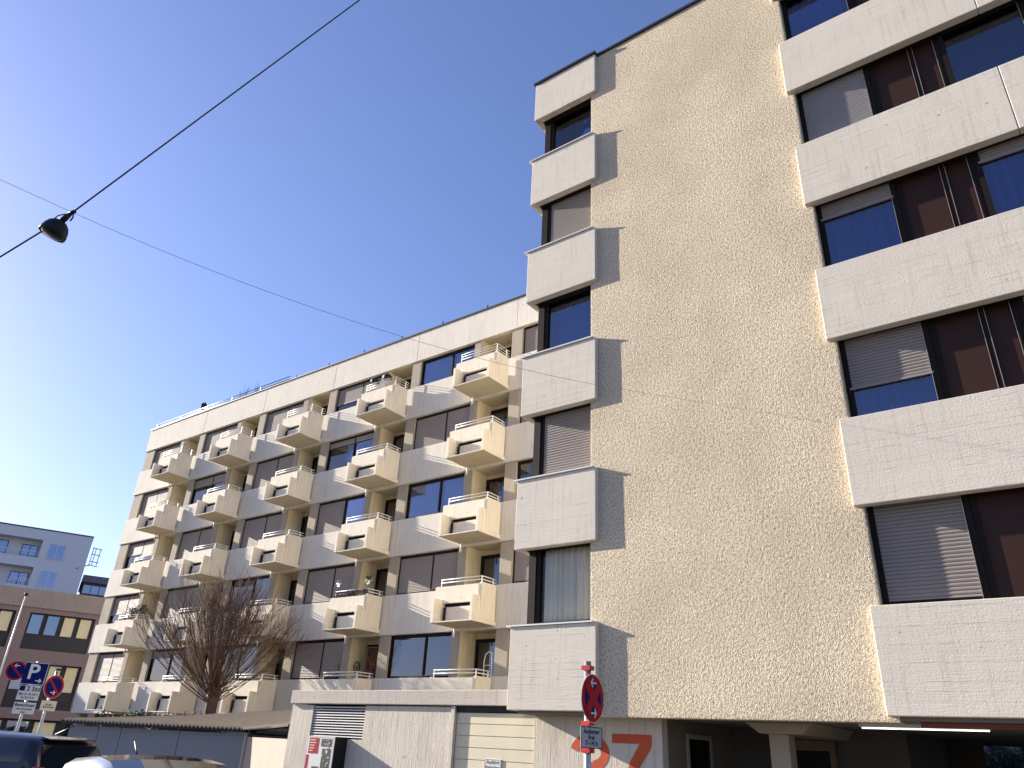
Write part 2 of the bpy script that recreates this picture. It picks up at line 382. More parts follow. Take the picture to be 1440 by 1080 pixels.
MB().prism([(-4.62,12.35,2.188),(-3.6,12.35,2.188),(-3.75,12.35,2.03),(-4.40,12.35,2.03)], (0, 6.3, 0)).build('beam', M['column'], main, bevel=.008)
MB().box(-5.8, -2.9, 14.75, 14.85, 0, 2.188).build('back_wall', M['roomw'], main)
dr = MB().box(-4.95, -4.85, 14.62, 14.70, 0, 2.02).box(-4.02, -3.92, 14.62, 14.70, 0, 2.02).box(-4.85, -4.02, 14.62, 14.70, 1.86, 2.02).build('door', M['wood'], main)
MB().box(-4.85, -4.02, 14.66, 14.68, 0, 1.86).build('pane', M['room'], dr)
MB().box(-2.9, -2.8, 14.75, 19.0, 0, 2.188).box(-2.8, -2.2, 18.85, 19.0, 0, 2.188).box(1.2, 9.4, 18.85, 19.0, 0, 2.188).box(9.3, 9.4, 11.6, 18.8, 0, 2.188).build('back_wall', M['roomw'], main)
tl = MB().box(-2.88, -1.27, 12.10, 12.17, 2.145, 2.188).build('light_fitting', M['metal'], main)
MB().tube([(-2.85,12.135,2.13),(-1.30,12.135,2.13)], .009, 8).build('tube', M['tube'], tl)
tl = MB().box(-4.75, -4.2, 13.9, 14.0, 2.15, 2.188).build('light_fitting', M['metal'], main)
MB().tube([(-4.72,13.95,2.135),(-4.23,13.95,2.135)], .012, 8).build('tube', M['tube'], tl)

# ================================================================= rear wing
YW = 19.3
wing = thing('apartment_building', 'long rear wing with rows of small protruding balconies and flat railed roof', 'building', (-25, 19.3, 0))
def XJ(b): return -14.84-5.22*b
XL = -41.5
# body
MB().box(XL+.15, -8.4, 20.45, 31, .0, 17.3).build('core', M['roomw'], wing)
MB().box(XL+.02, XL+.15, YW+.16, 31, 2.3, 17.40).build('wall', M['bandw'], wing)
# roof band in panels with open joints
prev = -8.4
joints = [XJ(b) for b in range(5)]+[XL]
for j in joints:
    MB().box(j+(.008 if j != XL else 0), prev-.008, YW, YW+.18, 16.07, 17.41).build('roof_parapet', M['bandw'], wing, bevel=.012); prev = j
MB().box(XL-.03, -8.4, YW-.04, YW+.26, 17.415, 17.46).build('coping', M['coping'], wing)
MB().box(XL+.1, -8.4, YW+.185, 31, 17.15, 17.33).build('roof', M['coping'], wing)
# storey bands
for k in range(5):
    zt = ZT[k]; prev = -8.4
    for j in [XJ(1), XJ(3), XL]:
        MB().box(j+.004, prev-.004, YW, YW+.17, zt-1.38, zt).build('parapet', M['bandw'], wing, bevel=.012); prev = j
    MB().box(XL+.16, -8.4, YW+.172, 20.44, zt-1.36, zt-1.22).build('slab', M['soffit'], wing)
MB().box(XL+.16, -8.4, YW+.182, 20.44, 16.12, 16.3).build('slab', M['soffit'], wing)
# window states [k][b] : (left frac, right frac, glass/curtain)
W_ = {4: [((0,1),(0,1)), ((.68,1),(1,0)), ((1,0),(1,0)), ((1,0),(1,0)), ((1,0),(1,0))],
      3: [((1,0),(1,0)), ((.16,0),(.16,0)), ((1,0),(1,0)), ((.3,1),(.3,1)), ((1,0),(1,0))],
      2: [((0,1),(0,1)), ((1,0),(0,1)), ((1,0),(1,0)), ((1,0),(1,0)), ((.45,0),(.6,0))],
      1: [((1,0),(.93,1)), ((1,0),(1,0)), ((0,0),(0,0)), ((1,0),(1,0)), ((.66,0),(.8,0))],
      0: [((0,0),(0,0)), ((1,0),(1,0)), ((0,0),(0,0)), ((.2,0),(.1,1)), ((1,0),(1,0))]}
door_st = {(4,0):0,(3,0):1,(2,0):0,(1,0):0,(0,0):0}
for k in range(5):
    z0 = ZT[k]; z1 = ZT[k]+1.42 if k < 4 else 16.07
    zf = ZT[k]-1.2
    for b in range(5):
        xl = XJ(b+1); xr = XJ(b)
        # pillar at the right end of the bay, pier between window and loggia
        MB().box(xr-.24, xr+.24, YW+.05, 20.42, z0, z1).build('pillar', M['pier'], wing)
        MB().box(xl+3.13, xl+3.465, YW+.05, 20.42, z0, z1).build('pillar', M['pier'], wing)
        # loggia lining
        MB().box(xl+3.468, xl+3.50, YW+.08, 20.22, zf+.01, z1+.03).box(xl+3.50, xr-.243, 20.20, 20.44, zf+.01, z1+.03).box(xr-.27, xr-.243, YW+.08, 20.20, zf+.01, z1+.03).build('loggia_wall', M['cream'], wing)
        d = MB().box(xl+3.54, xl+3.62, 20.13, 20.195, zf+.02, z1-.16).box(xl+4.44, xl+4.52, 20.13, 20.195, zf+.02, z1-.16).box(xl+3.62, xl+4.44, 20.13, 20.195, z1-.27, z1-.16).build('door', M['frame'], wing)
        MB().box(xl+3.62, xl+4.44, 20.165, 20.175, zf+.02, z1-.27).build('pane', M['glassd'], d)
        MB().box(xl+3.62, xl+4.44, 20.185, 20.195, zf+.02, z1-.27).build('door_leaf', M['room'], d)
        # window
        xa = xl+.245 if b < 4 else XL+1.0
        s = W_[k][b]
        window(wing, [xa, xl+1.90, xl+3.125], YW+.14, z0+.005, z1-.005, s, M['glass'] if (k, b) not in ((0,0),(1,2),(0,2),(3,1),(0,3)) else M['glassd'], M['shut'], .06)
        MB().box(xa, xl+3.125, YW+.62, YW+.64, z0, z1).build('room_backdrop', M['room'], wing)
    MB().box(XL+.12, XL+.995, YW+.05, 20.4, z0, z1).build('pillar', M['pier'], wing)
    # last bay beside the front block
    xl = XJ(0)
    window(wing, [xl+.245, xl+1.90, xl+3.125], YW+.14, z0+.005, z1-.005, (((1,0),(1,0)) if k not in (2, 0) else ((0,0),(0,0))), M['glassd'], M['shut'], .06)
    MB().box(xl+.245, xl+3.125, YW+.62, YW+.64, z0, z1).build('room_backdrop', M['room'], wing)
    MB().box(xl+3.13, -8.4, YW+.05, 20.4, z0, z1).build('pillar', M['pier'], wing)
# ground floor of the wing: recessed wall
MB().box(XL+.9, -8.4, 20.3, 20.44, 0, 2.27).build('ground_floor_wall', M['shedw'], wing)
for b in range(6): MB().box(XJ(b)-.2, XJ(b)+.2, YW+.1, YW+.5, 0, 2.24).build('pillar', M['pier'], wing)

# ---- balconies: one, then copies
def balcony(kind):
    mb = MB()
    mb.box(-1.72, 0, -.83, -.002, -1.30, -1.17); mb.box(-1.60, -.11, -1.19, -.829, -1.298, -1.262)
    mb.box(-.11, 0, -.80, -.065, -1.17, -.05)
    mb.box(-.11, 0, -1.2, -.835, -1.299, -.50)
    mb.box(-.10, -.006, -.8345, -.801, -1.297, -.64)
    mb.box(-1.72, -1.60, -1.2, -.831, -1.299, -.52); mb.box(-1.718, -1.602, -.8305, -.02, -1.17, -.52)
    mb.box(-1.95, -.112, -.825, -.73, -.645, -.10)
    mb.box(-1.95, -1.86, -.728, -.01, -.645, -.06)
    mb.box(-1.858, -1.722, -.728, -.01, -.645, -.56)
    mb.box(-1.595, -.115, -.80, -.70, -1.17, -.765)
    o = mb.build('balcony', M['balc'], wing, bevel=.008, loc=(0,0,0))
    soff = MB().box(-1.70, -.02, -1.18, -.02, -1.302, -1.3005).build('soffit', M['soffit'], o)
    r = MB()
    zs = (.04, .14) if kind == 0 else (.06, .17, .28)
    rr = .019 if kind == 0 else .014
    zt = zs[-1]
    for z in zs: r.tube([(-1.82,-.62,z),(-1.78,-.75,z),(-.05,-.75,z),(-.05,-.02,z)], rr, 6)
    for p in ((-1.76,-.75),(-.055,-.75),(-.05,-.18)): r.box(p[0]-.02, p[0]+.02, p[1]-.012, p[1]+.012, -.12, zt)
    r.build('railing', M['metal'], o)
    MB().tube([(-1.58,-.14,-1.25),(-1.58,-.14,-1.60)], .036, 8).build('drain_pipe', M['metal'], o)
    g = MB().box(-1.50, -1.43, -.86, -.803, -1.26, -.78)  # dark upright box on the trough front
    MB().box(-1.595, -.115, -.69, -.68, -1.16, -.2).build('slot_shade_sheet', M['room'], o)  # near-black sheet added behind the gap so the slot reads as shaded
    g.build('dark_upright', M['darkmetal'], o)
    return o
protos = {0: balcony(0), 1: balcony(1)}; first = {0: True, 1: True}
for k in range(5):
    for b in range(5):
        kd = 1 if k == 4 else 0
        loc = Vector((XJ(b)-.24, YW-.004, ZT[k])) - WO[wing.name]
        if first[kd]: protos[kd].location = loc; first[kd] = False
        else: copy_tree(protos[kd], wing, loc)

# ---- roof rail
rl = MB()
for z, y in ((17.78, YW+.12), (17.62, YW+.12)):
    rl.tube([(XL+.3, y, z), (-29.0, y, z)], .022, 6)
x = XL+.3
while x < -28.9: rl.box(x-.02, x+.02, YW+.10, YW+.14, 17.46, 17.78); x += 2.46
rl.tube([(XL+.3, YW+.12, 17.78), (XL+.3, 22, 17.78)], .022, 6)
rl.build('roof_railing', M['galv'], wing)
MB().box(-29, -8.4, YW+.42, YW+.55, 17.34, 17.70).build('roof_kerb', M['bandw'], wing)
MB().box(-29.05, -8.4, YW+.30, YW+.60, 17.702, 17.76).build('coping', M['coping'], wing)
rl = MB()
for i in range(9): rl.box(-28.5+i*2.4, -28.47+i*2.4, YW+.1, YW+.14, 17.46, 17.72)
rl.build('roof_post', M['darkmetal'], wing)

# ---------------------------------------------------------------- things on balconies and roof
def leaves(mb, c, r, n, s, rn, flat=1.0):
    for _ in range(n):
        d = Vector((rn.gauss(0,1), rn.gauss(0,1), rn.gauss(0,1)*flat)); d = d.normalized()*r*(rn.random()**.45)
        p = Vector(c)+d; a = Vector((rn.uniform(-1,1), rn.uniform(-1,1), rn.uniform(-1,1))).normalized(); b = a.orthogonal().normalized()
        q = s*rn.uniform(.6, 1.4)
        mb.add([p-a*q, p+b*q*.45, p+a*q, p-b*q*.45], [(0,1,2,3)])
def bal_pt(k, b, x, y, z): return (XJ(b)-.24+x, YW+y, ZT[k]+z)
def pot_plant(label, p, h, n, r, group=None):
    t = thing('potted_plant', label, 'plant', p, group)
    p = Vector(p); rn = random.Random(int(abs(p.x)*100))
    MB().lathe([(0,0),(.09,0),(.13,.2),(.14,.22),(.11,.22),(.10,.18),(0,.18)], p, n=14).build('pot', M['plantpot'], t)
    mb = MB(); leaves(mb, p+Vector((0,0,.2+h*.5)), r, n, .05, rn, 1.2); mb.build('foliage', M['leaf'], t)
    st = MB(); 
    for i in range(5): st.tube([p+Vector((0,0,.15)), p+Vector((rn.uniform(-.1,.1), rn.uniform(-.1,.1), .2+h*.7))], .006, 5)
    st.build('stem', M['bark'], t)
pot_plant('bushy green potted plant at the left end of the lower leftmost balcony', bal_pt(1,4,-1.2,-.45,-.12), .45, 170, .24)
pot_plant('round dark potted plant at the corner of the lower leftmost balcony', bal_pt(1,4,-.35,-.5,-.10), .55, 220, .27)
# roof shrub and twigs
t = thing('potted_conifer', 'dark conifer standing behind the railing on the flat roof', 'plant', (-37.5, 19.95, 17.33))
rn = random.Random(4); mb = MB()
for i in range(26):
    z = 17.55+i*.033; r = .26*(1-i/34)+.04
    leaves(mb, (-37.5+rn.uniform(-.05,.05), 19.95, z+.1), r, 26, .06, rn, .4)
mb.build('foliage', M['leaf'], t); MB().tube([(-37.5,19.95,17.35),(-37.5,19.95,18.3)], .02, 6).build('stem', M['bark'], t)
MB().box(-37.72, -37.28, 19.74, 20.16, 17.34, 17.56).build('pot', M['plantpot'], t)
for nm, xx, lb in (('a', -33.9, 'leafless small shrub rising behind the roof rail, the left one'), ('b', -32.6, 'leafless small shrub rising behind the roof rail, the right one')):
    t = thing('bare_shrub', lb, 'plant', (xx, 20.0, 17.33), 'bare shrubs on the roof')
    mb = MB(); rn = random.Random(int(-xx*10))
    for i in range(16):
        a = rn.uniform(0, 6.28); L = rn.uniform(.7, 1.25); s = rn.uniform(.1, .35)
        p = [Vector((xx, 20, 17.5)), Vector((xx+math.cos(a)*s*.4*L, 20+math.sin(a)*s*.4, 17.5+L*.5)), Vector((xx+math.cos(a)*s*L, 20+math.sin(a)*s, 17.5+L))]
        mb.tube(p, [.010,.007,.004], 4)
    mb.build('stem', M['bark'], t); MB().box(xx-.2, xx+.2, 19.8, 20.2, 17.34, 17.55).build('pot', M['plantpot'], t)
# dark lanterns on top-floor balcony (bay 1)
for i, (xx, lb) in enumerate(((-1.35, 'black rounded patio lantern clamped on the top balcony rail, left of its twin'), (-.62, 'black rounded patio lantern clamped on the top balcony rail, right of its twin'))):
    p = Vector(bal_pt(4,1,xx,-.72,.28)); t = thing('patio_lantern', lb, 'lantern', p, 'lanterns on the top balcony')
    MB().lathe([(0,.02),(.15,.02),(.19,.08),(.19,.15),(.12,.24),(.04,.28),(0,.28)], p, n=16).build('hood', M['black'], t)
    MB().lathe([(0,-.02),(.10,-.02),(.13,.03),(.12,.05),(0,.05)], p, n=16).build('base', M['galv'], t)
    MB().box(p.x-.02, p.x+.02, p.y-.03, p.y+.0, p.z-.2, p.z).build('clamp', M['metal'], t)
# pinwheels and patterned cloth on bay 1 first-floor balcony
for i, (xx, lb, sz) in enumerate(((-1.72, 'grey leaf-bladed pinwheel on the left rail end of the flower-netted balcony', .2), (-.12, 'dark green pinwheel at the corner of the flower-netted balcony', .26))):
    p = Vector(bal_pt(1,1,xx,-.72,.0)); t = thing('pinwheel', lb, 'pinwheel', p, 'pinwheels on the balcony rail')
    MB().tube([p, p+Vector((0,0,.42))], .008, 6).build('stick', M['darkmetal'], t)
    c = p+Vector((0,-.02,.45)); mb = MB()
    for q in range(6):
        a = q*math.pi/3; d = Vector((math.cos(a), .15*math.sin(a*2), math.sin(a)))*sz*.75; e = Vector((-math.sin(a),0,math.cos(a)))*sz*.28
        mb.add([c, c+d*.6-e, c+d, c+d*.6+e+Vector((0,-.03,0))], [(0,1,2,3)])
    mb.build('blade', M['galv'] if i == 0 else M['leaf'], t)
t = thing('flower_net', 'dark net strung with pinkish flowers along a balcony railing', 'decoration', bal_pt(1,1,-.9,-.78,0))
mb = MB(); fl = MB(); rn = random.Random(9)
for i in range(34):
    x = -1.76+i*.052
    a = Vector(bal_pt(1,1,x,-.778,.14)); b = Vector(bal_pt(1,1,x+.05,-.778,-.10)); mb.tube([a,b], .006, 4); mb.tube([Vector((b.x-.05,b.y,a.z)), Vector((a.x+.0,b.y,b.z))], .006, 4)
for i in range(46):
    leaves(fl if i % 2 else mb, bal_pt(1,1,-1.76+rn.random()*1.7,-.79,rn.uniform(-.10,.13)), .03, 5, .03, rn)
mb.build('net', M['darkmetal'], t); fl.build('flowers', M['flower'], t)
# trellis with plant, wall ornament, parasol pole (ground balcony bay 1)
t = thing('wooden_trellis', 'wooden lattice trellis with climbing plant in the lowest loggia above the garage', 'trellis', bal_pt(0,1,-.45,.55,-1.15))
mb = MB(); x0_, x1_ = -.82, -.10
for s in (0, 1):
    for i in range(-8, 9):
        pts = []
        for f in (0, 1):
            u = i*.14+f*1.9
            pts.append((f, u))
        a = -1.0; 
        # clip a diagonal to the panel 0..0.72 x 0..1.9
        xx0 = i*.16; seg = []
        for q in range(21):
            z = q*.095; x = xx0+z*.6
            if 0 <= x <= .72: seg.append((x if s == 0 else .72-x, z))
        if len(seg) > 1:
            A = bal_pt(0,1,x0_+seg[0][0],.30+s*.01,-1.0+seg[0][1]+.15); B = bal_pt(0,1,x0_+seg[-1][0],.30+s*.01,-1.0+seg[-1][1]+.15); mb.tube([A,B], .009, 4)
mb.build('lattice', M['wood'], t)
mb = MB(); 
for xx in (x0_, x1_): mb.box(bal_pt(0,1,xx,0,0)[0]-.02, bal_pt(0,1,xx,0,0)[0]+.02, YW+.28, YW+.33, ZT[0]-1.1, ZT[0]+1.1)
mb.box(bal_pt(0,1,x0_,0,0)[0], bal_pt(0,1,x1_,0,0)[0], YW+.28, YW+.33, ZT[0]+1.06, ZT[0]+1.1); mb.build('frame', M['wood'], t)
mb = MB(); rn = random.Random(3)
for i in range(20): leaves(mb, bal_pt(0,1,rn.uniform(-.8,-.15),.24,rn.uniform(-.6,.7)), .12, 9, .04, rn)
mb.build('climber', M['flower'], t)
t = thing('wall_wreath', 'small round dark wreath on the cream loggia wall beside the trellis', 'decoration', bal_pt(0,1,-1.40,.42,.45))
c = Vector(bal_pt(0,1,-1.44,.42,.45)); mb = MB(); pts = [c+Vector((.02, .14*math.cos(a*math.pi/10), .17*math.sin(a*math.pi/10))) for a in range(21)]
mb.tube(pts, .018, 6); mb.build('ring', M['bark'], t); mb = MB(); leaves(mb, c+Vector((.04,0,0)), .12, 30, .03, random.Random(1)); mb.build('leaves', M['leaf'], t)
t = thing('parasol_pole', 'thin dark closed pole standing in the lowest netted-plant balcony left of the trellis', 'pole', bal_pt(0,1,-1.45,-.4,-1.17))
p = Vector(bal_pt(0,1,-1.45,-.4,-1.17)); MB().tube([p, p+Vector((0,0,1.65))], .012, 6).build('pole', M['darkmetal'], t); MB().lathe([(0,0),(.18,0),(.18,.04),(.03,.07),(0,.07)], p).build('foot', M['darkmetal'], t)
t = thing('clothes_rack', 'white tubular drying rack with arched top in the lowest loggia beside the front block', 'rack', bal_pt(0,0,-.35,.2,-1.17))
mb = MB(); c = bal_pt(0,0,-.35,.15,0)
for dy in (0,):
    pts = [(c[0]-.14, c[1], ZT[0]-1.17), (c[0]-.14, c[1], ZT[0]+.5), (c[0]-.09, c[1], ZT[0]+.68), (c[0]+.05, c[1], ZT[0]+.76), (c[0]+.16, c[1], ZT[0]+.72)]; mb.tube(pts, .016, 8)
    mb.tube([(c[0]+.16, c[1], ZT[0]+.72), (c[0]+.18, c[1], ZT[0]-1.17)], .016, 8)
    for z in (-.3, .0, .35): mb.tube([(c[0]-.14,c[1],ZT[0]+z),(c[0]+.17,c[1],ZT[0]+z)], .012, 6)
mb.build('frame', M['metal'], t)

# ================================================================= garage block
gar = thing('garage', 'low concrete garage block with louvre, cream door and painted house number beneath the front block', 'garage', (-11.5, 11.85, 0))
YG = 11.85
MB().box(-15.02, -8.485, 11.78, 12.3, 2.335, 2.61).build('ledge', M['ledge'], gar, bevel=.012)
MB().box(-15.0, -8.485, 12.3, 19.1, 2.30, 2.55).build('roof', M['coping'], gar)
MB().box(-15.0, -14.27, YG, YG+.25, 0, 2.31).box(-14.27, -12.60, YG, YG+.25, 0, 1.66).box(-15.0,-14.75,YG+.25,19.0,0,2.31).build('wall', M['gar'], gar)
MB().box(-12.60, -10.20, YG-.002, YG+.25, 0, 2.31).build('wall', M['gar'], gar)
MB().box(-10.195, -10.11, YG-.03, YG+.25, 0, 2.325).build('post', M['gar'], gar)
MB().box(-8.25, -5.79, YG, YG+.2, 0, 2.187).build('wall', M['gar'], gar)
MB().box(-14.27, -12.6, YG+.2, YG+.3, 1.66, 2.31).box(-10.1,-8.25,YG+.3,YG+.4,0,2.31).box(-14.7, -8.3, 12.6, 12.7, 0, 2.29).build('dark_interior', M['room'], gar)
lv = MB()
for i in range(12):
    z = 1.70+i*.052; lv.prism([(-14.25,YG+.02,z+.004),(-14.25,YG+.08,z+.022),(-14.25,YG+.085,z+.016),(-14.25,YG+.025,z-.010),(-14.25,YG+.018,z-.010)], (1.63,0,0))
lv.build('louvre', M['metal'], gar)
gd = thing_door = MB().box(-10.10, -8.27, YG+.055, YG+.09, 0, 2.20)
gdo = gd.build('garage_door', M['gdoor'], gar)
g2 = MB()
for i in range(11):
    zt = 2.215-i*.2; g2.box(-10.09, -8.275, YG+.035, YG+.056, max(0, zt-.188), zt)
g2.build('door_panel', M['gdoor'], gdo, bevel=.004)
MB().box(-10.1, -8.26, YG+.01, YG+.2, 2.225, 2.333).build('lintel', M['darkmetal'], gar)
# sign on the door
sg = thing('notice_sign', 'small white sign reading Ausfahrt freihalten on the cream garage door', 'sign', (-9.16, YG+.03, 1.30))
MB().box(-9.35, -8.97, YG+.018, YG+.034, 1.20, 1.455).build('board', M['white'], sg, bevel=.003)
text_mb('Ausfahrt\nfreihalten', .085, (-9.16, YG+.017, 1.36), (1,0,0), (0,0,1), .002, .001).build('lettering', M['black'], sg)
MB().box(-9.34, -8.98, YG+.0155, YG+.018, 1.207, 1.211).box(-9.34,-8.98,YG+.0155,YG+.018,1.444,1.448).box(-9.344,-9.340,YG+.0155,YG+.018,1.207,1.448).box(-8.98,-8.976,YG+.0155,YG+.018,1.207,1.448).build('border', M['darkmetal'], sg)
# house number
ys = YG-.004
def stroke(pts, ws):
    vs = []; fs = []
    for i, p in enumerate(pts):
        p = Vector(p); a = Vector(pts[max(0, i-1)]); b = Vector(pts[min(len(pts)-1, i+1)]); d = (b-a).normalized(); n = Vector((-d.y, d.x))
        w = ws[i] if isinstance(ws, list) else ws
        vs += [(p.x+n.x*w/2, ys, p.y+n.y*w/2), (p.x-n.x*w/2, ys, p.y-n.y*w/2)]
    for i in range(len(pts)-1): fs.append((2*i, 2*i+1, 2*i+3, 2*i+2))
    return vs, fs
arc = lambda cx, cz, rx, rz, a0, a1, n=18: [(cx+rx*math.cos(R(a0+(a1-a0)*i/n)), cz+rz*math.sin(R(a0+(a1-a0)*i/n))) for i in range(n+1)]
n3 = MB(); n3.add(*stroke(arc(-7.12, 1.64, .30, .20, 172, -75), .155)); 
ys = YG-.0048; n3.add(*stroke(arc(-7.12, 1.21, .32, .24, 80, -172), .155)); ys = YG-.0035; n3.add(*stroke([(-7.22,1.435),(-7.0,1.435)], .13))
n3.build('house_number', M['orange'], gar)
ys = YG-.004; n7 = MB(); n7.add([(-6.69,ys,1.94),(-5.97,ys,1.94),(-5.97,ys,1.80),(-6.0,ys,1.72),(-6.17,ys,1.50),(-6.27,ys,1.28),(-6.33,ys,.93),(-6.53,ys,.93),(-6.47,ys,1.28),(-6.36,ys,1.55),(-6.19,ys,1.80),(-6.69,ys,1.80)],
   [(0,11,10,1),(1,10,2),(2,10,9,3),(3,9,4),(4,9,8,5),(5,8,7,6)]); n7.build('house_number', M['orange'], gar)
# vending machine
vm = thing('vending_machine', 'grey vending machine with red, white and black front under the garage louvre', 'vending machine', (-13.5, 11.7, .6))
MB().box(-13.02-.87, -13.02, 11.50, 11.84, .55, 1.69).build('case', M['darkmetal'], vm, bevel=.01)
mb = MB().box(-13.05, -13.02+.004, 11.488, 11.499, .58, 1.68).box(-13.89,-13.86,11.488,11.499,.58,1.68).box(-13.86,-13.05,11.488,11.499,1.66,1.68); mb.build('edge_trim', M['galv'], vm)
MB().box(-13.855, -13.055, 11.489, 11.498, .58, 1.655).build('front', M['white'], vm)
MB().box(-13.80, -13.50, 11.484, 11.488, 1.36, 1.65).box(-13.84,-13.77,11.484,11.488,.6,1.33).build('red_field', M['red'], vm)
mb = MB(); mb.box(-13.42,-13.10,11.484,11.488,1.50,1.64); mb.box(-13.36,-13.10,11.484,11.488,.62,1.46); mb.box(-13.62,-13.42,11.484,11.488,.62,1.12); mb.build('picture', M['black'], vm)
rn = random.Random(5); mb = MB()
for i in range(26):
    x = rn.uniform(-13.35,-13.16); z = rn.uniform(.7,1.6); w = rn.uniform(.02,.06); MB().box(x, x+w, 11.480, 11.4835-i*.0001, z, z+rn.uniform(.02,.06)).build('print_patch', M['galv'], vm)
for i in range(5): MB().box(-13.77, -13.77+rn.uniform(.12,.22), 11.480, 11.4835, 1.60-i*.05, 1.62-i*.05).build('print_line', M['galv'], vm)

# ================================================================= shed
sh = thing('shed', 'low shed with grey panel wall, beige end wall and corrugated roof', 'shed', (-21, 13, 0))
B = Vector((-18.1, 13.0, 0)); ca, sa = math.cos(R(15)), math.sin(R(15)); u_ = Vector((-ca, -sa, 0)); n_ = Vector((sa, -ca, 0))
Cc = Vector((-15.06, 11.95, 0))
L = 6.35
def P(s, d, z): q = B+u_*s-n_*d; return (q.x, q.y, z)
sp = [0, 2.25, 4.35, 5.2, L]
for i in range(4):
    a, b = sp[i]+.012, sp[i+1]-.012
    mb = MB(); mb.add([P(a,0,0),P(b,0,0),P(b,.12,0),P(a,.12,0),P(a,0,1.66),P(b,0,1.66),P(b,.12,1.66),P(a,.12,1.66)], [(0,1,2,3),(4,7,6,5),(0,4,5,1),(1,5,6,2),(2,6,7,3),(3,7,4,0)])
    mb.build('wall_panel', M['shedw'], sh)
MB().prism([P(0,.04,0),P(L,.04,0),P(L,.1,0),P(0,.1,0)], (0,0,1.65)).build('joint_backing', M['room'], sh)
MB().box(B.x-.06, B.x+.06, B.y-.05, B.y+.07, 0, 1.80).build('post', M['column'], sh)
dv = (Cc-B).normalized(); nv = Vector((dv.y, -dv.x, 0)); Bl = B+dv*.06
mb = MB(); mb.prism([Bl, Cc, Cc-nv*.12, Bl-nv*.12], (0,0,1.60)); mb.build('end_wall', M['shedl'], sh)
MB().prism([Bl-nv*.03, Cc-nv*.03, Cc-nv*.08, Bl-nv*.08], (0,0,1.88)).build('window_strip', M['glassd'], sh)
# eave beam and roof sheet
MB().prism([P(-.05,-.18,1.70),P(L+.2,-.18,1.70),P(L+.2,.0,1.70),P(-.05,.0,1.70)], (0,0,.09)).build('gutter', M['darkmetal'], sh)
MB().prism([Bl+nv*.08+Vector((0,0,1.74)), Cc+nv*.08+Vector((0,0,1.86)), Cc+Vector((0,0,1.86)), Bl+Vector((0,0,1.74))], (0,0,.05)).build('barge_board', M['darkmetal'], sh)
n = 70; vs = []; fs = []
E0 = Vector(P(L+.1,-.2,1.80)); E1 = Vector(P(0,-.22,1.80)); E2 = Vector((-15.04, 11.9, 1.92)); G0 = Vector((-26.4, 16.0, 2.12)); G2 = Vector((-15.04, 16.0, 2.62))
l1 = (E1-E0).length; l2 = (E2-E1).length; tot = l1+l2
for i in range(n*4+1):
    f = i/(n*4); s = f*tot
    e = E0.lerp(E1, s/l1) if s < l1 else E1.lerp(E2, (s-l1)/l2)
    g = G0.lerp(G2, f); w = .034*math.sin(i*math.pi/2)
    vs += [e+Vector((0,0,w)), g+Vector((0,0,w))]
for i in range(n*4): fs.append((2*i, 2*i+2, 2*i+3, 2*i+1))
mb = MB(); mb.add(vs, fs); ob = mb.build('roof', M['sheet'], sh)
so = ob.modifiers.new('t', 'SOLIDIFY'); so.thickness = .02
# rear hedge
def hedge(name, label, x0, x1, y0, y1, z0, z1, n, seed, mat):
    rn = random.Random(seed); t = thing(name, label, 'hedge', ((x0+x1)/2, (y0+y1)/2, z0)); mb = MB(); st = MB()
    for _ in range(n):
        x = rn.uniform(x0, x1); y = rn.uniform(y0, y1); hh = z1*(.86+.14*noise.noise(Vector((x*1.1, y, seed))))
        z = z0+(hh-z0)*rn.random()**.6
        leaves(mb, (x,y,z), .12, 3, .05, rn)
    for _ in range(60):
        x = rn.uniform(x0, x1); y = rn.uniform(y0, y1); st.tube([(x,y,z0),(x+rn.uniform(-.3,.3),y+rn.uniform(-.2,.2),z1*rn.uniform(.75,.98))], .012, 4)
    mb.build('foliage', mat, t); st.build('stem', M['bark'], t)
hedge('hedge', 'dark leafy hedge behind the left end of the shed', -29.5, -23.0, 14.6, 15.8, 0, 2.35, 4200, 2, M['leaf'])

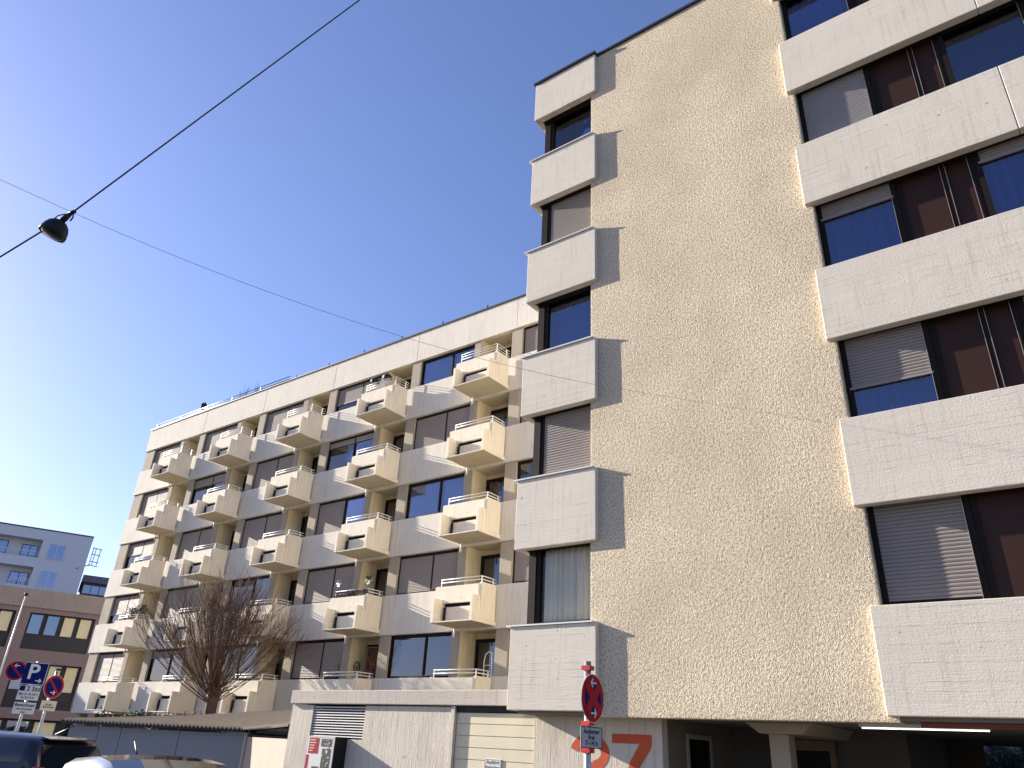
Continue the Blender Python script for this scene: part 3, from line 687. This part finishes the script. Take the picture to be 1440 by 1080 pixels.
# ================================================================= tree
def tree():
    t = thing('bare_tree', 'leafless vase-shaped tree with dense reddish twigs behind the shed roof', 'tree', (-25.5, 16.6, 0))
    rn = random.Random(21); tr = MB(); br = MB(); tw = MB(); base = Vector((-25.5, 16.6, 0))
    top = base+Vector((-.03, 0, 3.12))
    tr.tube([base+Vector((0,0,-.05)), base+Vector((.02,0,.3)), base+Vector((0,0,1.5)), base+Vector((0,0,2.6)), top], [.34,.22,.19,.20,.24], 14)
    def limb(p, d, L, r, lev, mb):
        pts = [p]; n = 6; q = p.copy(); dd = d.copy(); nodes = []
        for i in range(n):
            dd = (dd+Vector((rn.gauss(0,.055), rn.gauss(0,.055), (.085 if lev == 0 else .05)))).normalized(); q = q+dd*(L/n); pts.append(q.copy()); nodes.append((q.copy(), dd.copy(), i))
        mb.tube(pts, [r*(1-.78*i/n) for i in range(n+1)], 6 if lev == 0 else 4 if lev == 1 else 3, cap=False)
        return nodes
    for i in range(115):
        az = rn.uniform(0, 2*math.pi); inc = R(3+63*rn.random()**.8) if i > 10 else R(rn.uniform(62, 78))
        d = Vector((math.cos(az)*math.sin(inc), math.sin(az)*math.sin(inc)*.85, math.cos(inc)))
        if d.x > 0: d.x *= .62; d.normalize()
        p = top+Vector((d.x*.16, d.y*.16, rn.uniform(-.55, 0)))
        L = rn.uniform(2.5, 3.3)*(1.0+(.20 if d.x < 0 else -.05)*math.sin(inc))
        if i > 6 and inc < R(25): L *= 1.02
        for q, dd, k in limb(p, d, L, rn.uniform(.011,.026), 0, br):
            if k < 1: continue
            for _ in range(3 if k > 2 else 1):
                e = (dd+Vector((rn.gauss(0,.20), rn.gauss(0,.20), rn.gauss(.08,.14)))).normalized()
                L2 = rn.uniform(.6, 1.5)*(1.15-k*.08)
                for q2, d2, k2 in limb(q, e, L2, rn.uniform(.005,.008), 1, tw):
                    if k2 in (2, 4) and rn.random() < .8:
                        e2 = (d2+Vector((rn.gauss(0,.4), rn.gauss(0,.4), rn.gauss(.05,.3)))).normalized()
                        limb2 = [q2, q2+e2*.25, q2+(e2+Vector((0,0,.12)))*rn.uniform(.4,.6)]
                        tw.tube(limb2, [.006,.005,.004], 3, cap=False)
    tr.build('trunk', M['bark'], t); br.build('branches', M['bark'], t); tw.build('twigs', M['bark'], t)
tree()

# ================================================================= background buildings
VU = Vector((.389, .921, 0)); VN = Vector((.921, -.389, 0))
def frame_of(P0, k):
    P0 = Vector((P0[0]*k, P0[1]*k, 0))
    def f(s, z, d=0.0):     # s along facade, z from the measured plane, d outward
        q = P0+VU*(s*k)+VN*d; return Vector((q.x, q.y, 1.6+(z-1.6)*k))
    return f
def slab(mb, f, s0, s1, z0, z1, d0, d1):
    p = [f(s0,z0,d1), f(s1,z0,d1), f(s1,z0,d0), f(s0,z0,d0)]; h = f(0,z1)-f(0,z0)
    mb.prism(p, h); return mb
def bgwin(parent, f, s0, s1, z0, z1, d, lights, matf, matg):
    w = MB(); t = .05
    slab(w, f, s0, s1, z1-t, z1, d, d+.06); slab(w, f, s0, s1, z0, z0+t, d, d+.06); n = len(lights)
    for i in range(n+1):
        c = s0+(s1-s0)*i/n; c = min(max(c, s0+t/2), s1-t/2); slab(w, f, c-t/2, c+t/2, z0+t, z1-t, d, d+.058)
    o = w.build('window', matf, parent)
    for i, l in enumerate(lights):
        a = s0+(s1-s0)*i/n+t/2; b = s0+(s1-s0)*(i+1)/n-t/2; slab(MB(), f, a, b, z0+t, z1-t, d+.01, d+.02).build('pane', l or matg, o)
# brown building
fb = frame_of((-41.73, 19.35), 1.35)
Bt = thing('office_building', 'mauve brown office building with stained concrete parapet and dark window bands', 'building', fb(0,0,0)*1.0)
s0, s1 = -14.0, 3.5
slab(MB(), fb, s0, s1, .4, 7.0, -9, -.35).build('core', M['bgdark'], Bt)
mb = MB(); slab(mb, fb, s0, s1, 6.98, 7.86, -9, .12); mb.build('roof_parapet', M['bgconc'], Bt)
mb = MB(); slab(mb, fb, s0, s1, 6.74, 6.979, -.35, 0); slab(mb, fb, s0, s1, 4.38, 5.0, -.35, 0); slab(mb, fb, s0, s1, 1.85, 2.32, -.35, 0)
for a, b in ((-3.62,-3.0), (-.02,.5), (-7.2,-6.6), (3.1,3.5), (-10.8,-10.2)): slab(mb, fb, a, b, 5.0, 6.74, -.35, -.001); slab(mb, fb, a, b, 2.32, 4.38, -.35, -.001)
mb.build('wall', M['bgbrown'], Bt)
for g0 in (-3.0, -6.6, -10.2, .5):
    g1 = g0+(2.98 if g0 != .5 else 2.6)
    for (za, zb, zs) in ((5.70, 6.72, 5.02), (3.10, 4.36, 2.34)):
        mb = MB(); slab(mb, fb, g0+.01, g1-.01, zs, za-.01, -.25, -.18); mb.build('spandrel', M['bgdark'], Bt)
        li = [None if rnd.random() < .35 else M['reflpane'] for _ in range(4)] if g0 != -3.0 else ([None, None, M['reflpane'], M['reflpane']] if za > 5 else [None, None, M['reflpane'], M['reflpane']])  # cream panes carry a painted reflection
        for i in range(4):
            a = g0+.03+(g1-g0)*i/4; b = a+(g1-g0)/4-.13
            wz = za if not (za < 5 and i == 2) else za+.35
            bgwin(Bt, fb, a, b, wz, zb, -.28, [li[i]], M['bgdark'], M['glassb'])
for i in range(6):
    a = -6+i*1.15; bgwin(Bt, fb, a, a+1.0, .7, 1.80, -.30, [None if i % 2 else M['reflpane']], M['bgdark'], M['glassb'])
# white modern building
fa = frame_of((-66.11, 28.51), 1.32)
At = thing('apartment_building', 'pale grey modern block with recessed balconies standing behind the brown office building', 'building', fa(0,0,0)*1.0)
mb = MB()
cuts = [(-9.5,-3.52,13.85,15.31,), (-9.5,-3.56,11.6,13.08)]
slab(mb, fa, -12, 0, 15.31, 16.12, -9, 0); slab(mb, fa, -3.52, 0, 13.84, 15.309, -9, -.001); slab(mb, fa, -12, 0, 13.08, 13.839, -9, 0); slab(mb, fa, -3.56, 0, 11.6, 13.079, -9, -.001); slab(mb, fa, -12, 0, 1, 11.599, -9, 0)
slab(mb, fa, -12, -3.52, 13.84, 15.309, -9, -1.6); slab(mb, fa, -12, -3.56, 11.6, 13.079, -9, -1.6)
mb.build('wall', M['bgwhite'], At)
mb = MB(); slab(mb, fa, -12.05, .03, 16.121, 16.22, -9.05, .06); mb.build('roof_edge', M['coping'], At)
for (a, b, z0_, z1_) in ((-2.96,-1.75,13.83,15.11), (-2.98,-1.77,11.64,12.93)): bgwin(At, fa, a, b, z0_, z1_, .002, [None, None], M['galv'], M['glassb'])
for (a, b, z0_, z1_) in ((-4.9,-3.75,13.85,15.0), (-7.2,-5.9,13.85,15.1), (-5.1,-3.8,11.62,12.75), (-8,-6.6,11.62,12.8)): bgwin(At, fa, a, b, z0_, z1_, -1.59, [None, None], M['frame'], M['glassb'])
for zz in (13.86, 11.62):
    o = slab(MB(), fa, -12, -3.6, zz+.45, zz+.49, -.05, -.02); 
    for i in range(60): slab(o, fa, -12+i*.14, -11.98+i*.14, zz, zz+.45, -.045, -.025)
    o.build('railing', M['galv'], At)
an = MB()
for s_, z0_, z1_ in ((.25,13.9,15.5), (.45,13.95,15.45), (.8,14.0,15.35)): an.tube([fa(s_,z0_,-1), fa(s_+.02,z1_,-1)], .05, 5)
for z_ in (15.42, 14.9, 14.3, 13.98): an.tube([fa(.2,z_,-1), fa(.95,z_-.06,-1)], .045, 5)
an.tube([fa(-.6,13.4,.2), fa(.3,14.0,-1)], .06, 5); an.build('antenna', M['galv'], At)
Gt = thing('penthouse_building', 'dark grey flat roofed building between the pale block and the long wing', 'building', fa(1.2,0,-3))
mb = MB(); slab(mb, fa, .1, 4.5, 12.62, 13.18, -10, -1.2); mb.build('roof', M['bggrey'], Gt)
mb = MB(); slab(mb, fa, .25, 4.4, 1, 12.615, -9.8, -1.9); mb.build('wall', M['bggrey'], Gt)
bgwin(Gt, fa, .3, 2.2, 11.7, 12.5, -1.88, [None, None, None], M['frame'], M['glassb'])
# house and bush glimpsed through the open ground floor
ht = thing('rear_house', 'beige rear house seen through the open ground floor of the front block', 'building', (-4, 34, 0))
MB().box(-14, 4, 34, 40, 0, 6).build('wall', M['bgwhite'], ht)
for i in range(5):
    wo = MB().box(-10+i*2.4, -8.8+i*2.4, 33.94, 33.99, 1.2, 2.6).build('window', M['frame'], ht); MB().box(-9.95+i*2.4, -8.85+i*2.4, 33.92, 33.935, 1.25, 2.55).build('pane', M['glassb'], wo)
MB().prism([(-14.4,33.5,6),(-14.4,40.5,6),(-14.4,37,8.2)], (18.8,0,0)).build('roof', M['brown'], ht)
hedge('bush', 'green garden bush in front of the beige rear house', -3.6, -1.2, 29, 30.4, 0, 2.7, 2600, 5, M['leaf'])

# ================================================================= street furniture
def look_basis(c, to):
    n = (Vector(to)-Vector(c)); n.z = 0; n.normalize(); ux = Vector((-n.y, n.x, 0)); return ux, Vector((0,0,1)), n
def disc(c, ux, uy, n, r, d, mat, name, parent, hole=0, seg=40):
    mb = MB(); c = Vector(c)
    o = [c+ux*r*math.cos(2*math.pi*i/seg)+uy*r*math.sin(2*math.pi*i/seg)+n*d for i in range(seg)]
    if hole:
        q = [c+ux*hole*math.cos(2*math.pi*i/seg)+uy*hole*math.sin(2*math.pi*i/seg)+n*d for i in range(seg)]
        mb.add(o+q, [(i, (i+1) % seg, (i+1) % seg+seg, i+seg) for i in range(seg)])
    else: mb.prism(o, n*-.004)
    return mb.build(name, mat, parent)
def bar(c, ux, uy, n, a, b, w, d):
    c = Vector(c); a = Vector(a); b = Vector(b); t = (b-a).normalized(); m = Vector((-t.y, t.x))*w/2
    P = lambda q: c+ux*q.x+uy*q.y+n*d
    return [P(a+m), P(a-m), P(b-m), P(b+m)]
def arrow(mb, c, ux, uy, n, x, y, L, s, d):
    for a, b in (((x-L/2,y),(x+L/2,y)), ((x+s*L/2,y),(x+s*L*.12,y+L*.36)), ((x+s*L/2,y),(x+s*L*.12,y-L*.36))):
        mb.add(bar(c, ux, uy, n, a, b, L*.17, d), [(0,1,2,3)]); d += .0004
def round_sign(parent, c, ux, uy, n, r, cross, arrows):
    disc(c, ux, uy, n, r, 0, M['white'], 'sign_disc', parent)
    disc(c, ux, uy, n, r*.975, .002, M['red'], 'red_ring', parent, r*(.68 if cross else .78))
    disc(c, ux, uy, n, r*(.69 if cross else .785), .0022+.004, M['blue'], 'blue_field', parent)
    mb = MB(); k = r*.57
    mb.add(bar(c, ux, uy, n, (-k, k), (k, -k), r*(.42 if cross else .17), .0075), [(0,1,2,3)])
    if cross: mb.add(bar(c, ux, uy, n, (-k, -k), (k, k), r*.42, .0080), [(0,1,2,3)])
    mb.build('red_bar', M['red'], parent)
    if arrows:
        for x, y, s in arrows:
            mb = MB(); arrow(mb, c, ux, uy, n, x*r, y*r, r*.48, s, .0095); mb.build('arrow', M['white'], parent)
def rect(c, ux, uy, n, w, h, d, t=.004):
    c = Vector(c); return MB().prism([c-ux*w/2-uy*h/2+n*d, c+ux*w/2-uy*h/2+n*d, c+ux*w/2+uy*h/2+n*d, c-ux*w/2+uy*h/2+n*d], n*-t)
def border(c, ux, uy, n, w, h, t, d):
    mb = MB(); w -= t; h -= t
    for a, b in (((-w/2,-h/2),(w/2,-h/2)), ((-w/2,h/2),(w/2,h/2)), ((-w/2,-h/2),(-w/2,h/2)), ((w/2,-h/2),(w/2,h/2))): mb.add(bar(c, ux, uy, n, a, b, t, d), [(0,1,2,3)]); d += .0003
    return mb
# near sign, turned away from us
p = Vector((-3.625, 6.0, 0)); t = thing('traffic_sign', 'no stopping sign with arrows both ways, standing before the painted house number', 'sign', p)
view = Vector((.515, -.857, 0)); ang = R(60)
n = Vector((view.x*math.cos(ang)-view.y*math.sin(ang), view.x*math.sin(ang)+view.y*math.cos(ang), 0)); 
ux = Vector((-n.y, n.x, 0)); uy = Vector((0,0,1))
MB().tube([p, p+Vector((0,0,2.345))], .03, 12).build('post', M['galv'], t)
c = p+n*.05+Vector((0,0,2.045)); round_sign(t, c, ux, uy, n, .195, True, [(0,.62,-1), (0,-.62,1)])
mb = MB()
for z in (2.29, 1.845, 1.635): mb.box(p.x-.042, p.x+.042, p.y-.042, p.y+.042, z-.018, z+.018)
mb.build('clamp', M['redclamp'], t)
n2 = Vector((view.x*math.cos(R(40))-view.y*math.sin(R(40)), view.x*math.sin(R(40))+view.y*math.cos(R(40)), 0)); u2 = Vector((-n2.y, n2.x, 0))
c = p+n2*.05+Vector((0,0,1.735)); rect(c, u2, uy, n2, .235, .165, 0).build('plate', M['plate'], t); border(c, u2, uy, n2, .235, .165, .006, .0015).build('plate_border', M['black'], t)
text_mb('Anlieger\nfrei\n7-14 h', .052, c, u2, uy, .003, .001, spacing=.85).build('plate_lettering', M['black'], t)
# left pair, 20 m away
tocam = Vector((.926, -.377, 0)); 
p = Vector((-18.50, 7.62, -.1)); t = thing('traffic_sign', 'post with blue parking sign, a no stopping disc and two white plates', 'sign', p)
n = tocam; ux = Vector((-n.y, n.x, 0))
MB().tube([p, p+Vector((0,0,2.95))], .03, 10).build('post', M['galv'], t)
c = p+n*.05+Vector((0,0,2.70)); rect(c, ux, uy, n, .44, .44, 0).build('parking_board', M['white'], t); rect(c, ux, uy, n, .42, .42, .003).build('parking_field', M['blue'], t)
text_mb('P', .42, c+Vector((0,0,.02))-ux*.03, ux, uy, .006, .008).build('parking_letter', M['white'], t)
mb = MB(); arrow(mb, c, ux, uy, n, .1, -.14, .11, 1, .006); mb.build('arrow', M['white'], t)
c1 = c-ux*.36+Vector((0,0,.03)); round_sign(t, c1, ux, uy, n, .20, False, [(0,.5,-1)])
MB().tube([c1-n*.02, c-n*.02], .012, 6).build('arm', M['galv'], t)
c2 = c-Vector((0,0,.385)); rect(c2, ux, uy, n, .42, .30, 0).build('plate', M['white'], t); border(c2, ux, uy, n, .42, .30, .006, .0012).build('plate_border', M['black'], t)
text_mb('2 Std', .125, c2+ux*.07+Vector((0,0,.08)), ux, uy, .003, .003).build('plate_lettering', M['black'], t)
text_mb('Mo-Fr 8-18 h\nSa 8-14 h', .066, c2-Vector((0,0,.06)), ux, uy, .003, .001).build('plate_lettering', M['black'], t)
rect(c2-ux*.14+Vector((0,0,.085)), ux, uy, n, .10, .10, .003).build('disc_symbol', M['blue'], t)
c3 = c2-Vector((0,0,.30)); rect(c3, ux, uy, n, .42, .24, 0).build('plate', M['white'], t); border(c3, ux, uy, n, .42, .24, .006, .0012).build('plate_border', M['black'], t)
text_mb('Bewohner', .088, c3+Vector((0,0,.06)), ux, uy, .003, .002).build('plate_lettering', M['black'], t)
text_mb('mit Ausweis\nfrei', .06, c3-Vector((0,0,.045)), ux, uy, .003, .001).build('plate_lettering', M['black'], t)
p = Vector((-18.36, 8.0, -.1)); t = thing('traffic_sign', 'no stopping sign with one arrow above a small white plate, right of the parking sign', 'sign', p)
MB().tube([p, p+Vector((0,0,2.78))], .03, 10).build('post', M['galv'], t)
nn = Vector((.98, .22, 0)).normalized(); uu = Vector((-nn.y, nn.x, 0))
c = p+nn*.05+Vector((0,0,2.47)); round_sign(t, c, uu, uy, nn, .235, False, [(0,-.5,1)])
c2 = c-Vector((0,0,.38)); rect(c2, uu, uy, nn, .36, .20, 0).build('plate', M['galv'], t)
text_mb('auf dem\nSeitenstreifen', .048, c2, uu, uy, .003, .001).build('plate_lettering', M['black'], t)
MB().box(p.x-.05,p.x+.05,p.y-.05,p.y+.05,2.70,2.74).build('clamp', M['darkmetal'], t)
# flagpole
p = Vector((-18.75*1.35, 7.04*1.35, -.1)); t = thing('flagpole', 'slim white flagpole with ball top in front of the brown office building', 'flagpole', p)
MB().tube([p, p+Vector((0,0,5.15))], [.03,.021], 10).build('pole', M['metal'], t); MB().lathe([(0,0),(.04,.01),(.06,.05),(.04,.09),(0,.10)], p+Vector((0,0,5.15)), n=12).build('finial', M['darkmetal'], t)

# ---- hanging street lamp and its wires
Lp = Vector((-9.65, 2.62, 7.72))*1.0
Lp = Vector((0,0,1.6))+(Vector((-9.65, 2.64, 7.75))-Vector((0,0,1.6)))*1.18
eye = Vector((0,0,1.6))
t = thing('street_lamp', 'dark bell-shaped street lamp hanging where two overhead wires cross', 'street lamp', Lp)
Mx = Matrix.Rotation(R(14), 3, 'Y') @ Matrix.Rotation(R(-8), 3, 'X')
hc = Lp+Vector((-.08, -.06, -.15))
MB().lathe([(.02,.0),(.05,-.01),(.10,-.03),(.15,-.08),(.182,-.15),(.197,-.22),(.200,-.28),(.192,-.28),(.185,-.25),(.0,-.245)], hc, Mx, 32).build('lamp_shade', M['darkmetal'], t)
MB().lathe([(0,-.315),(.07,-.31),(.13,-.295),(.165,-.275),(.178,-.25)], hc, Mx, 32).build('lens', M['lens'], t)
mb = MB(); mb.tube([Lp+Vector((0,0,0)), Lp+Vector((-.04,-.03,-.08)), hc+Vector((0,0,-.01))], [.03,.045,.05], 10); mb.tube([Lp+Vector((-.07,0,.04)), Lp+Vector((.07,.02,.02))], .03, 8); mb.build('hanger', M['darkmetal'], t)
mb = MB(); q = Lp+Vector((-.02,0,-.02)); mb.tube([q, q+Vector((-.09,-.05,.02)), q+Vector((-.18,-.10,.0)), q+Vector((-.22,-.13,-.08)), q+Vector((-.19,-.11,-.19))], .010, 6)
mb.tube([Lp+Vector((.04,.02,0)), Lp+Vector((.06,.03,-.08)), Lp+Vector((.03,.02,-.15))], .012, 6); mb.build('power_lead', M['black'], t)
def cable(name, label, pts, r, sags):
    P = [Vector(p) for p in pts]; mb = MB(); out = []
    for i in range(len(P)-1):
        for j in range(24):
            f = j/24; q = P[i].lerp(P[i+1], f); q.z -= sags[i]*4*f*(1-f); out.append(q)
    out.append(P[-1]); mb.tube(out, r, 6); o = mb.build(name, M['black'], None, loc=P[0]); tag(o, label, 'cable'); return o
A1 = eye+(Vector((-8.39, 5.45, 14.25))-eye)*1.12
far = Lp+(A1-Lp)*1.9
nearL = eye+(Vector((-9.77, 2.13, 6.77))-eye)*1.24
cable('power_cable', 'thick black power cable running diagonally up to the hanging lamp', [Lp+(nearL-Lp)*8, Lp, far], .014, [.0, .0])
wl = Vector((-11.911, 2.209, 9.094)); cable('span_wire', 'thin steel span wire from the front block corner past the lamp', [Vector((-6.66, 11.29, 8.13)), Lp+Vector((0,0,.03)), Lp+Vector((0,0,.03))+(wl-Lp)*3.5], .0032, [.32, 0])

# ================================================================= cars
def car(name, label, loc, rz, paint, L=4.2, W=1.76, H=1.46, kind='hatch'):
    t = thing(name, label, 'car', loc); base = Vector(loc); rot = Matrix.Rotation(rz, 3, 'Z')
    T = lambda x, y, z: base+rot @ Vector((x, y, z))
    # x forward. stations: (x, half width at sill, belt z, bottom z)
    def loft(secs, name, mat, parent, caps=True, bev=0):
        n = len(secs[0]); vs = [T(*p) for s in secs for p in s]; fs = []
        for i in range(len(secs)-1):
            for k in range(n-1): fs.append((i*n+k, i*n+k+1, (i+1)*n+k+1, (i+1)*n+k))
            fs.append((i*n+n-1, i*n, (i+1)*n, (i+1)*n+n-1))
        if caps: fs += [tuple(range(n))[::-1], tuple(range((len(secs)-1)*n, len(secs)*n))]
        mb = MB(); mb.add(vs, fs, True); o = mb.build(name, mat, parent, bevel=bev); return o
    hl, w = L/2, W/2
    body = []
    prof = [(-hl,.45,.62,.80),(-hl+.06,.30,.80,.93),(-hl+.25,.22,.90,.98),(-hl+.9,.20,.97,1.0),(0,.19,.94,1.0),(hl*.35,.19,.91,1.0),(hl*.62,.2,.84,.97),(hl*.85,.22,.74,.90),(hl-.05,.28,.62,.80),(hl,.42,.52,.70)]
    for x, zb, zt, f in prof:
        y = w*f
        body.append([(x,-y*.92,zb),(x,-y,zb+(zt-zb)*.4),(x,-y*.985,zt-.06),(x,-y*.93,zt),(x,0,zt+.02),(x,y*.93,zt),(x,y*.985,zt-.06),(x,y,zb+(zt-zb)*.4),(x,y*.92,zb),(x,0,zb-.02)])
    bo = loft(body, 'body', paint, t)
    # greenhouse: window band and roof
    rr = -hl+.10 if kind == 'hatch' else -hl+.55
    gh = [(rr,.93,.90,.80),(rr+.30,1.0,H-.12,.80),(rr+.48,1.0,H-.05,.80),(-.1,1.0,H,.78),(.45,.98,H-.03,.76),(.72,.96,H-.10,.74),(1.42,.90,.93,.70)]
    secs = []
    for x, zb, zt, f in gh:
        yb = w*.93; yt = w*(f-.05) if zt > 1.0 else w*.9
        secs.append([(x,-yb,zb-.12),(x,-yt-.02,max(zb,zt-.06)),(x,-yt+.07,zt),(x,0,zt+.02),(x,yt-.07,zt),(x,yt+.02,max(zb,zt-.06)),(x,yb,zb-.12)])
    loft(secs, 'cabin', paint, t)
    def win(pts, nm, off):
        mb = MB(); v = [T(*p) for p in pts]; c = sum(v, Vector())/len(v); nr = (v[1]-v[0]).cross(v[2]-v[0]).normalized()
        cc = T(0,0,.8)
        if nr.dot(c-cc) < 0: nr = -nr
        mb.prism([q+nr*.006 for q in v], nr*off); mb.build(nm, M['carglass'], t)
    zr = H-.10
    for s in (-1, 1):
        yb, yt = s*(w*.93+.004), s*(w*.73+.006)
        def yz(z): f = (z-.88)/(zr-.88); return yb+(yt-yb)*f
        a0 = rr+.16
        for xa, xb, xc, xd in ((a0+.14, a0+.62, a0+.62, a0+.30), (a0+.70, a0+1.42, a0+1.42, a0+.70), (a0+1.50, a0+2.28, a0+1.86, a0+1.50)):
            win([(xa,yz(.98),.98),(xb,yz(.98),.98),(xc,yz(zr-.02),zr-.02),(xd,yz(zr-.02),zr-.02)], 'side_window', .006)
    win([(rr+.03,-w*.78,.98),(rr+.03,w*.78,.98),(rr+.29,w*.64,H-.16),(rr+.29,-w*.64,H-.16)], 'rear_window', .012)
    win([(1.40,-w*.80,.96),(1.40,w*.80,.96),(.80,w*.66,H-.14),(.80,-w*.66,H-.14)], 'windscreen', .012)
    for s in (-1, 1):
        mb = MB(); c = T(-hl+.10, s*w*.80, .86); vs = [T(-hl+.0, s*w*.62, .74), T(-hl+.22, s*w*.955, .74), T(-hl+.30, s*w*.93, .98), T(rr+.12, s*w*.90, 1.16), T(rr+.02, s*w*.80, 1.16), T(-hl+.0, s*w*.66, .98)]
        mb.prism(vs, rot @ Vector((-.035, s*.01, 0))); mb.build('tail_light', M['tail'], t, bevel=.01)
        mb = MB(); mb.prism([T(hl-.22, s*w*.86, .60), T(hl-.05, s*w*.50, .60), T(hl-.12, s*w*.50, .70), T(hl-.34, s*w*.84, .76)], rot @ Vector((.05,s*.02,0))); mb.build('headlight', M['lens'], t, bevel=.01)
        mb = MB(); Mr = rot @ Matrix.Rotation(R(90), 3, 'Y')
        mb.lathe([(0,-.07),(.05,-.06),(.075,0),(.06,.06),(0,.09)], T(1.0, s*(w+.09), 1.0), Mr, 14); o = mb.build('mirror', paint, t)
        for xw in (-hl+.78, hl-.82):
            Mw = rot @ Matrix.Rotation(R(90)*s, 3, 'X')
            wo = MB().lathe([(.20,.06),(.29,.07),(.31,.04),(.315,0),(.31,-.1),(.2,-.12)], T(xw, s*(w-.06), .31), Mw, 28).build('wheel', M['tyre'], t)
            mb = MB().lathe([(0,.03),(.05,.035),(.2,.055),(.21,.06)], T(xw, s*(w-.06), .31), Mw, 20); mb.build('rim', M['galv'], wo)
    mb = MB(); mb.tube([T(rr+.62,0,H-.01), T(rr+.30,0,H+.14)], [.012,.006], 6); mb.build('antenna', M['black'], t)
    if kind == 'sedan':
        mb = MB(); ys = [-.60, -.3, 0, .3, .66]
        for x0, x1, z0, z1 in ((rr+.52, -.1, H-.035, H), (-.1, .42, H, H-.025), (.42, .76, H-.025, H-.105)):
            for i in range(4):
                c0 = .03*(1-(ys[i]/.66)**2); c1 = .03*(1-(ys[i+1]/.66)**2)
                mb.quad(T(x0,w*ys[i],z0+c0+.004), T(x1,w*ys[i],z1+c0+.004), T(x1,w*ys[i+1],z1+c1+.004), T(x0,w*ys[i+1],z0+c1+.004))
        mb.build('roof_glass', M['carglass'], t)
    if kind == 'hatch':
        mb = MB(); mb.prism([T(rr+.24,-w*.56,H-.085),T(rr+.24,w*.56,H-.085),T(rr+.42,w*.56,H-.055),T(rr+.42,-w*.56,H-.055)], (0,0,.02)); mb.build('spoiler', paint, t, bevel=.008)
    return t
car('parked_car', 'black hatchback with red tail light parked in front of the brown office building', (-15.1, 5.75, -.11), R(203), M['carblack'], H=1.60)
car('parked_car', 'silver car with bright curved roof edge parked below the grey shed wall', (-8.05, 4.75, -.11), R(-17), M['carsilver'], kind='sedan', H=1.46)

# ================================================================= camera, light, world
cam = bpy.data.cameras.new('camera'); co = bpy.data.objects.new('camera', cam); C.objects.link(co)
f_ = 1040.0; cam.sensor_fit = 'HORIZONTAL'; cam.sensor_width = 36; cam.lens = 36*f_/1440; cam.clip_end = 3000; cam.clip_start = .05
def ray(px, py): return Vector((px-720, -(py-540), -f_)).normalized()
zc = ray(833, -1555); xc = -ray(-804, 972); xc = (xc-zc*xc.dot(zc)).normalized(); yc = zc.cross(xc)
co.matrix_world = Matrix.Translation((0,0,1.6)) @ Matrix((xc, yc, zc)).to_4x4()
bpy.context.scene.camera = co
sd = Vector((5.45, 1.0, -1.96)).normalized()
sun = bpy.data.lights.new('sun', 'SUN'); sun.energy = 5.0; sun.angle = R(.5); sun.color = (1, .91, .78)
so = bpy.data.objects.new('sun', sun); C.objects.link(so); so.rotation_euler = sd.to_track_quat('-Z', 'Y').to_euler()
w = bpy.data.worlds.new('World'); bpy.context.scene.world = w; w.use_nodes = True; nt = w.node_tree
sky = nt.nodes.new('ShaderNodeTexSky'); sky.sky_type = 'NISHITA'; sky.sun_disc = False
ts = -sd; sky.sun_elevation = math.asin(ts.z); sky.sun_rotation = math.atan2(ts.x, ts.y); sky.air_density = 1.0; sky.dust_density = .55; sky.ozone_density = 3.0
bg = nt.nodes['Background']; bg.inputs[1].default_value = .103; 
gm = nt.nodes.new('ShaderNodeGamma'); gm.inputs[1].default_value = .92; nt.links.new(sky.outputs[0], gm.inputs[0])
vm = nt.nodes.new('ShaderNodeVectorMath'); vm.operation = 'MULTIPLY'; vm.inputs[1].default_value = (.79, .755, .955)
nt.links.new(gm.outputs[0], vm.inputs[0]); nt.links.new(vm.outputs[0], bg.inputs[0])
sc = bpy.context.scene
sc.view_settings.view_transform = 'Standard'; sc.view_settings.look = 'None'; sc.view_settings.exposure = 1.38; sc.view_settings.gamma = 1
sc.cycles.max_bounces = 8; sc.cycles.transparent_max_bounces = 12; sc.cycles.use_denoising = True
